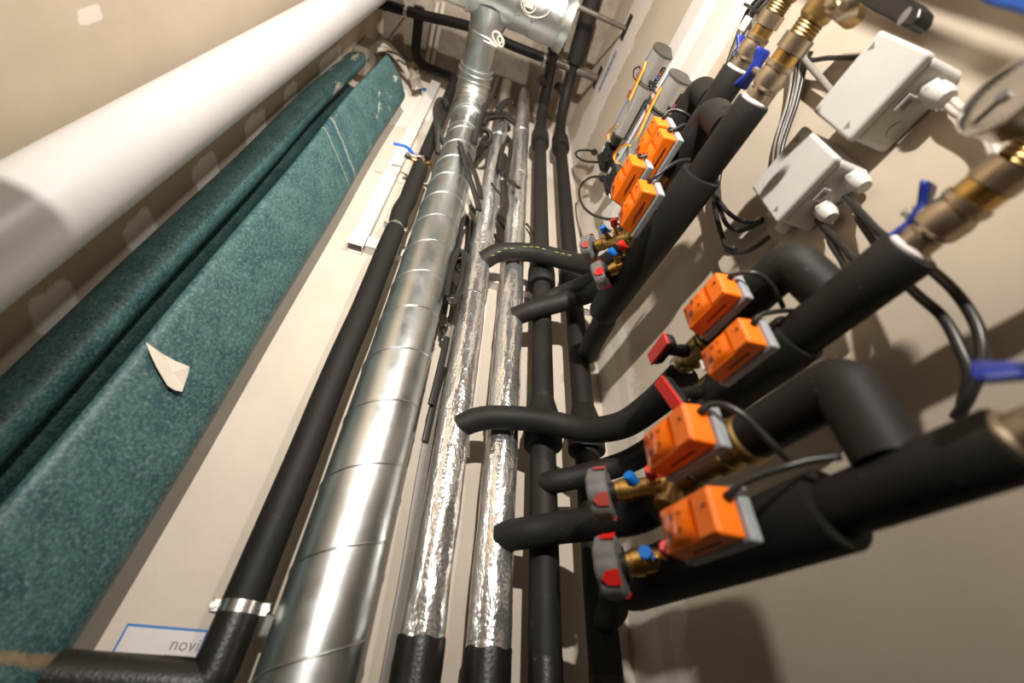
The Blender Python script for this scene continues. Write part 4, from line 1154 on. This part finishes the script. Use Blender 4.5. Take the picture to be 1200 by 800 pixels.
# pressure gauge
gc = P(1182, 116, X=0.372)
vw = gc.normalized()
dn = (V((0.72, 0, -0.70)))
gn = (dn - vw * dn.dot(vw)).normalized() * -0.84 - vw * 0.54
t = thing('pressure_gauge', 'round white pressure gauge with steel rim at the right edge', 'pressure gauge', gc)
MB().lathe([(-0.016, 0.010), (-0.016, 0.026), (0.002, 0.027), (0.004, 0.0285), (0.007, 0.0285), (0.007, 0.026), (0.004, 0.0255)], gc, gn, 48).build('case', STEEL, t)
dl = MB().lathe([(0.003, 0.0258), (0.0038, 0.0258), (0.0038, 0)], gc, gn, 48).build('dial', DIAL, t)
MB().lathe([(0.004, 0.004), (0.0065, 0.004), (0.0065, 0)], gc, gn, 20).build('hub', DKGREY, dl)
u_, v_ = frame(gn)
MB().box((-0.0008, -0.004, 0.0045), (0.0008, 0.020, 0.0056), mat=Matrix([[u_[i], v_[i], gn.normalized()[i], gc[i]] for i in range(3)] + [[0, 0, 0, 1]])).build('needle', BLACK, dl)
tk = MB()
for k in range(27):
    a = -2.3 + 4.6 * k / 26
    d_ = u_ * math.sin(a) + v_ * math.cos(a)
    tk.tube([gc + d_ * 0.020 + gn.normalized() * 0.0040, gc + d_ * 0.0235 + gn.normalized() * 0.0040], 0.0004, 6)
tk.build('scale', BLACK, dl)
MB().tube([gc - gn.normalized() * 0.012, V((XC, gc.y - 0.008, ZC0 + 0.01))], 0.007, 16).build('stem', BRASS, t)

# ------------------------------------------------------------------ junction boxes on the right wall
def gland(par, at, d, r=0.0125, L=0.024):
    g_ = MB().lathe([(0, r), (0.006, r), (0.006, r * 0.86), (0.008, r * 0.86)], at, d, 6).build('gland', BOXG, par)
    MB().lathe([(0.007, r * 0.97), (L * 0.62, r * 0.97), (L * 0.85, r * 0.86), (L, r * 0.70), (L, r * 0.45)], at, d, 24, shape=lambda th: 1 - 0.02 * math.cos(th * 12)).build('gland_nut', BOXG, g_)
    MB().lathe([(L - 0.006, r * 0.46), (L - 0.003, r * 0.46), (L - 0.003, 0)], at, d, 16).build('gland_bore', BLACK, g_)
def jbox(label, y0, y1, z0, z1):
    t = thing('junction_box', label, 'junction box', (WR, (y0 + y1) / 2, z0), 'white junction boxes on the right wall')
    MB().box((0.464, y0 + 0.002, z0 + 0.002), (WR, y1 - 0.002, z1 - 0.002), 0.007, 4).build('housing', BOXG, t)
    ld = MB().box((0.4535, y0, z0), (0.4665, y1, z1), 0.0045, 4).build('lid', BOXG, t)
    for (ya, za) in ((y0 + 0.016, z1 - 0.013), (y1 - 0.012, z0 + 0.018)):
        MB().prism([V((0.4533, ya - 0.005, za + 0.004)), V((0.4533, ya + 0.006, za + 0.003)), V((0.4533, ya + 0.001, za - 0.006))], (0.001, 0, 0)).build('arrow_mark', MARKG, ld)
    ym = (y0 + y1) / 2
    MB().box((0.474, ym - 0.014, z0 - 0.001), (0.487, ym + 0.006, z0 + 0.003), 0.001).build('latch', BOXG, t)
    MB().box((0.477, ym - 0.010, z0 - 0.0014), (0.484, ym + 0.002, z0 + 0.002)).build('latch_slot', MARKG, t)
    MB().lathe([(0, 0.0095), (0.0012, 0.0095), (0.0012, 0.0082), (0.0005, 0.0080), (0.0005, 0)], (0.500, ym + 0.022, z0 + 0.0018), (0, 0, -1), 24).build('knockout', BOXG, t)
    return t
J1 = jbox('larger looking white junction box with two pale cables, right of the other', -0.021, 0.080, 0.556, 0.657)
J2 = jbox('white junction box in the middle of the right wall with black cables', 0.098, 0.201, 0.548, 0.652)
gland(J1, V((0.494, 0.006, 0.557)), (0.1, 0.0, -1), 0.014, 0.027)
gland(J2, V((0.497, 0.112, 0.549)), (0.12, 0.0, -1), 0.0125, 0.026)
gland(J2, V((0.497, 0.160, 0.549)), (0.10, 0.02, -1), 0.0125, 0.026)
gland(J2, V((0.499, 0.199, 0.585)), (0.02, 1, -0.15), 0.011, 0.024)
gland(J2, V((0.499, 0.199, 0.625)), (0.02, 1, -0.10), 0.011, 0.024)
def wire(pts, r, mat, label, group=None, name='cable', n=12, k=8):
    o = MB().tube(spline(pts, k), r, n).build(name, mat)
    return tag(o, label, 'cable', group)
# pale pair from box 1
for k in (0, 1):
    wire([V((0.496, 0.005 + 0.004 * k, 0.545)), P(1106 + 7 * k, 119 - 3 * k, X=0.503), P(1118 + 8 * k, 131 - 4 * k, X=0.503), P(1134 + 8 * k, 141 - 5 * k, X=0.504), P(1152 + 6 * k, 158 - 4 * k, X=0.506), P(1165 + 4 * k, 185, X=0.507)], 0.0042, WCABLE,
         ['pale cable from the right junction box, lower of two', 'pale cable from the right junction box, upper of two'][k], 'pale cables')
# black cables from box 2
G2 = 'black cables hanging from the middle junction box'
g1, g2 = P(1000, 241, X=0.499), P(966, 267, X=0.499)
wire([g1 + V((0, 0, 0.022)), g1, P(1012, 253, X=0.495), P(1030, 272, X=0.480), P(1058, 292, X=0.470), P(1090, 315, X=0.462), P(1122, 345, X=0.456), P(1146, 385, X=0.452), P(1150, 425, X=0.450), P(1135, 465, X=0.45), P(1120, 490, X=0.455)], 0.0048, CABLE, 'black cable arching widest right of the nearest circuit pipe', G2)
wire([g1 + V((0.004, 0, 0.022)), g1 + V((0.006, 0, 0)), P(1008, 258, X=0.499), P(1024, 282, X=0.49), P(1046, 316, X=0.470), P(1075, 345, X=0.458), P(1105, 372, X=0.452), P(1126, 410, X=0.450), P(1136, 440, X=0.451), P(1128, 475, X=0.454)], 0.0048, CABLE, 'black cable arching inside the widest one beside the nearest pipe', G2)
wire([g2 + V((0, 0, 0.022)), g2, P(980, 281, X=0.490), P(995, 298, X=0.482), P(1008, 310, X=0.475), P(1030, 330, X=0.465)], 0.0042, CABLE, 'black cable from the lower gland going behind the black pipe, right strand', G2)
wire([g2 + V((0.004, 0, 0.022)), g2 + V((0.004, 0, -0.002)), P(974, 285, X=0.492), P(986, 304, X=0.486), P(994, 320, X=0.478), P(1010, 345, X=0.466)], 0.0042, CABLE, 'black cable from the lower gland going behind the black pipe, left strand', G2)
ge1, ge2 = P(893, 259, X=0.50), P(901, 276, X=0.50)
wire([P(846, 172, X=0.487), P(842, 195, X=0.489), P(839, 216, X=0.490), P(840, 250, X=0.490), P(846, 275, X=0.490), P(852, 292, X=0.490), P(866, 296, X=0.492), P(884, 290, X=0.495), P(902, 277, X=0.50)], 0.0042, CABLE, 'black cable hanging lowest in the loop left of the middle junction box', G2)
wire([P(848, 172, X=0.492), P(845, 196, X=0.493), P(842, 218, X=0.494), P(845, 246, X=0.494), P(852, 263, X=0.494), P(866, 270, X=0.495), P(880, 266, X=0.497), P(893, 259, X=0.50)], 0.0042, CABLE, 'black cable in the middle of the loop left of the junction box', G2)
wire([P(834, 205, X=0.475), P(838, 225, X=0.482), P(846, 240, X=0.488), P(857, 252, X=0.492), P(870, 259, X=0.496), P(884, 261, X=0.499), P(894, 257, X=0.501)], 0.0042, CABLE, 'black cable entering the left side of the middle junction box highest', G2)
wire([P(833, 208, X=0.480), P(836, 235, X=0.485), P(841, 262, X=0.487), P(850, 286, X=0.488), P(862, 293, X=0.489)], 0.0036, CABLE, 'thin black cable behind the hanging loop', G2)
# grey cables at the top right
G3 = 'grey cables in the upper right'
for k, (dx, lab) in enumerate(((0, 'leftmost'), (4, 'second'), (9, 'third'), (13, 'rightmost'))):
    wire([P(938 + dx, 60, X=0.500), P(930 + dx * 1.1, 75, X=0.503), P(927 + dx * 0.9, 100, X=0.505), P(922 + dx * 0.8, 125, X=0.507), P(914 + dx * 0.75, 150, X=0.508), P(908 + dx * 0.6, 178, X=0.509), P(906 + dx * 0.5, 215, X=0.509)], 0.0036, GCABLE if k % 2 == 0 else CABLE, lab + ' of four cables hanging behind the middle junction box', G3)
wire([P(934, 62, X=0.50), P(950, 70, X=0.498), P(970, 68, X=0.496), P(995, 68, X=0.494), P(1020, 66, X=0.50)], 0.0036, CABLE, 'thin black cable going level behind the right junction box', G3)
wire([P(936, 60, X=0.497), P(950, 78, X=0.497), P(962, 92, X=0.5), P(975, 108, X=0.504)], 0.0050, GCABLE, 'thick grey cable slanting down behind the right junction box', G3)
o = MB().lathe([(-0.004, 0.014), (-0.004, 0.0155), (0.004, 0.0155), (0.004, 0.014)], P(935, 62, X=0.498), (0.2, 0.5, 0.8), 16).build('cable_tie', BLACK)
tag(o, 'black cable tie around the cables above the middle junction box', 'cable tie')
for k, (x0, dx, mt_, lab) in enumerate(((884, 0, CABLE, 'leftmost black'), (889, 5, GCABLE, 'left grey'), (895, 9, CABLE, 'middle black'), (901, 14, GCABLE, 'right grey'))):
    wire([P(898 + dx, -10, X=0.47), P(880 + dx, 8, X=0.48), P(872 + dx * 0.9, 22, X=0.486), P(862 + dx * 0.7, 48, X=0.490), P(850 + dx * 0.6, 82, X=0.494), P(842 + dx * 0.4, 110, X=0.497)], 0.0042, mt_, lab + ' cable of the bundle passing behind the left butterfly valve', 'cables behind the left butterfly valve')
o = MB().tube(spline([P(873, 5, X=0.475), P(882, 10, X=0.468), P(890, 16, X=0.474)], 5), 0.003, 10).build('cable_tie', BLACK)
tag(o, 'black cable tie around the bundle behind the left butterfly valve', 'cable tie')
# small white clip on the wall trunking behind the left valve
o = MB().box(P(873, 28, X=0.46) - V((0.004, 0.012, 0.010)), P(873, 28, X=0.46) + V((0.004, 0.012, 0.012)), 0.002).build('wall_clip', TRUNK)
tag(o, 'small white clip right above the left butterfly handle', 'clip')
# black tool and blue lever at the upper right
poly = [P(x, y, X=0.452) for x, y in ((996, -14), (1004, 2), (1022, 13), (1040, 22), (1056, 31), (1066, 31), (1076, 20), (1079, 9), (1070, -1), (1054, -10), (1028, -22))]
bm_ = bmesh.new()
vs = [bm_.verts.new(p) for p in poly]
fc = bm_.faces.new(vs)
ex = bmesh.ops.extrude_face_region(bm_, geom=[fc])
for vv in [e for e in ex['geom'] if isinstance(e, bmesh.types.BMVert)]: vv.co += V((0.024, 0, 0))
bmesh.ops.bevel(bm_, geom=bm_.edges[:], offset=0.003, segments=3, profile=0.5, affect='EDGES')
bm_.verts.index_update()
mb = MB(); mb.add([x.co.copy() for x in bm_.verts], [tuple(x.index for x in f.verts) for f in bm_.faces], False); bm_.free()
o = thing('wall_device', 'blurred black rounded device with oval grey badge above the junction boxes', 'device', P(1050, 5, X=0.45))
mb.build('housing', BLACK, o)
bc = P(1060, 19, X=0.4518)
MB().grid([[bc + V((-0.0004 - 0.0008 * (1 - k), math.cos(a) * 0.0085 * k + math.sin(a) * 0.003 * k, math.sin(a) * 0.0055 * k - 0.0035 * math.cos(a) * k)) for a in [2 * PI * j / 20 for j in range(20)]] for k in (1, 0.7, 0.3, 0.01)], closed=True).build('badge', DKGREY, o)
o = MB().ribbon(spline([P(1146, -24, X=0.34), P(1172, -10, X=0.34), P(1205, -2, X=0.335), P(1240, 8, X=0.33)], 8), 0.016, 0.006, ref=(0, 0, 1)).build('blue_lever', BLUEL)
tag(o, 'bright blue lever just entering the top right corner', 'lever')

# ------------------------------------------------------------------ tube shaped control modules on the right wall
def module(label, p0, p1, r, teeth0, teeth1):
    """p0 near end, p1 far end"""
    p0, p1 = V(p0), V(p1)
    ax = (p1 - p0).normalized(); L = (p1 - p0).length
    t = thing('control_module', label, 'control module', p1, 'tube shaped control modules')
    MB().lathe([(0.003, r), (L - 0.003, r)], p0, ax, 40).build('tube', TUBEM, t)
    for q_, s in ((p0, 1), (p1, -1)):
        MB().lathe([(-0.001 * s, 0), (-0.001 * s, r * 1.03), (0.004 * s, r * 1.03)] if s > 0 else [(0.001, 0), (0.001, r * 1.03), (-0.004, r * 1.03)], q_, ax, 40).build('end_cap', ENDCAP, t)
    u = V((0, 0, 1)); u = (u - ax * u.dot(ax)).normalized()
    a1 = (u * -0.05 + V((-1, 0, 0)) * 0.98).normalized()
    MB().ribbon([p0 + ax * 0.006 + a1 * r * 1.0, p1 - ax * 0.006 + a1 * r * 1.0], 0.0050, 0.0022, ref=a1.cross(ax)).build('film_edge', FILMB, t)
    a2 = (-u * 0.90 + V((1, 0, 0)) * 0.42).normalized()
    st = MB().ribbon([p0 + ax * (L * teeth0) + a2 * r * 0.98, p0 + ax * (L * teeth1) + a2 * r * 0.98], 0.014, 0.008, ref=a2.cross(ax)).build('terminal_strip', BLACK, t)
    n = int(L * (teeth1 - teeth0) / 0.007)
    tm = MB()
    for k in range(n):
        c_ = p0 + ax * (L * teeth0 + 0.005 + k * 0.007) + a2 * (r * 0.98 + 0.0035)
        tm.tube([c_ - ax * 0.0012, c_ + ax * 0.0012], 0.0022, 6)
    tm.build('terminals', GREYP, st)
    return t
XM = 0.462
module('short aluminium tube module at the top of the upper row', P(779, 59, X=XM), P(758, 94, X=XM), 0.0345, 0.30, 0.85)
module('long aluminium tube module hanging below the short one in the upper row', P(758, 99, X=XM), P(727, 157, X=XM), 0.0320, 0.20, 0.98)
module('short aluminium tube module at the top of the lower row', P(799, 90, X=XM), P(776, 127, X=XM), 0.0345, 0.28, 0.85)
module('long aluminium tube module behind the orange actuators in the lower row', P(774, 131, X=XM), P(736, 195, X=XM), 0.0320, 0.15, 0.9)
for i, (px, lab) in enumerate((((792, 52), 'threaded zinc stud sticking out behind the upper row of tubes'), ((816, 82), 'threaded zinc stud sticking out behind the lower row of tubes'))):
    a_, b_ = P(px[0] + 2, px[1] - 5, X=0.505), P(px[0] - 7, px[1] + 14, X=0.505)
    tag(MB().tube([a_, b_], 0.008, 12).build('threaded_stud', STEEL), lab, 'stud', 'zinc studs')
# cable ties and black wire loops around the tubes
for px, lab, sz in (((753, 92), 'black cable looped around the upper row between both tubes', 1), ((770, 120), 'black cable looped around the lower row between both tubes', 1.1)):
    x, y = px
    s = sz
    pts = [P(x + 14 * s, y + 6 * s, X=0.462), P(x + 4 * s, y - 1, X=0.458), P(x - 3 * s, y - 12 * s, X=0.462), P(x - 4 * s, y - 14 * s, X=0.47), P(x - 10 * s, y - 10 * s, X=0.478), P(x - 10 * s, y - 1 * s, X=0.475), P(x - 4 * s, y + 3 * s, X=0.465), P(x + 6 * s, y + 4 * s, X=0.46), P(x + 16 * s, y + 10 * s, X=0.465)]
    wire(pts, 0.0026, CABLE, lab, 'cable loops around the tubes')
def wires(label, px, X0, grp='thin red and yellow wires'):
    cols = (RWIRE, YWIRE, YWIRE)
    t = thing('wire_bundle', label, 'wires', P(*px[0], X=X0), grp)
    for k, mt_ in enumerate(cols):
        MB().tube(spline([P(x - 3 + k * 1.0 * (1 if i else 0.6), y - 1 + k * 1.0, X=X0 - 0.001 * k) for i, (x, y) in enumerate(px)], 7), 0.0012, 8).build(('red_wire', 'yellow_wire', 'yellow_wire')[k], mt_, t)
wires('red and yellow wires down the left of the upper row tubes', [(759, 72), (755, 82), (749, 95), (743, 108), (739, 117)], 0.425)
wires('red and yellow wires down the left of the lower row tubes', [(777, 102), (770, 114), (763, 128), (756, 144), (750, 157), (745, 165)], 0.425)
wires('red and yellow wires going into the upper black plug', [(726, 145), (720, 151), (715, 157), (714, 163)], 0.425)
wires('red and yellow wires curling into the lower black plug', [(741, 170), (734, 170), (727, 174), (722, 182), (722, 188), (728, 191)], 0.425)
for px, lab in (((773, 85), 'blue and red wire ends at the upper terminal strip'), ((791, 122), 'blue and red wire ends at the lower terminal strip')):
    x, y = px
    t = thing('wire_end', lab, 'wires', P(x, y, X=0.465), 'blue and red wire ends')
    MB().tube(spline([P(x, y, X=0.464), P(x - 1, y + 3, X=0.462), P(x - 3, y + 6, X=0.466)], 5), 0.0012, 8).build('red_wire', RWIRE, t)
    MB().tube(spline([P(x - 2.5, y + 2, X=0.464), P(x - 4, y + 5, X=0.462), P(x - 3, y + 8, X=0.466)], 5), 0.0012, 8).build('blue_wire', BWIRE, t)
# black plugs with cable glands
def plug(label, c, g, loop, X0):
    c = P(*c, X=X0); 
    t = thing('plug_box', label, 'plug', c, 'black plug boxes with cables')
    MB().box(c + V((-0.026, -0.038, -0.045)), c + V((0.034, 0.034, 0.045)), 0.005, 2).build('housing', BLACK, t)
    MB().box(c + V((-0.032, 0.012, -0.040)), c + V((-0.004, 0.026, 0.050)), 0.003).build('flange', BLACK, t)
    MB().box(c + V((-0.0275, -0.022, 0.024)), c + V((-0.0255, -0.004, 0.040))).build('label_plate', STICK, t)
    gq = P(*g, X=X0)
    d = (gq - c).normalized()
    MB().lathe([(0, 0.009), (0.018, 0.009), (0.018, 0.0125), (0.026, 0.0125), (0.027, 0.0105), (0.036, 0.0105), (0.040, 0.007), (0.040, 0)], gq - d * 0.028, d, 10).build('gland', BLACK, t)
    MB().tube(spline([gq] + [P(x, y, X=X0 + dx) for x, y, dx in loop], 8), 0.0047, 14).build('cable', CABLE, t)
plug('upper black plug box with a looped cable on the right wall', (714, 186), (696, 178), [(688, 176, 0), (677, 177, 0), (675, 182, -0.005), (683, 188, -0.01), (697, 190, -0.014), (712, 188, -0.02), (724, 181, -0.022)], 0.478)
MB_p = MB()
c_ = P(712, 193, X=0.49)
plug('lower black plug box with a longer looped cable beside the orange actuator', (722, 213), (706, 209), [(698, 207, 0), (688, 210, 0), (680, 219, -0.002), (679, 230, -0.004), (683, 241, -0.01), (692, 250, -0.02), (704, 255, -0.035), (716, 257, -0.05), (726, 256, -0.06)], 0.478)
def cube_box(label, c, X0, a, b_):
    q_ = P(*c, X=X0)
    return tag(MB().box(q_ + V((-0.022, -a, -b_)), q_ + V((0.024, a, b_)), 0.008, 3).build('terminal_block', ENDCAP), label, 'terminal block', 'dark terminal blocks')
cube_box('dark grey block right below the upper row of tubes', (725, 163), 0.484, 0.022, 0.032)
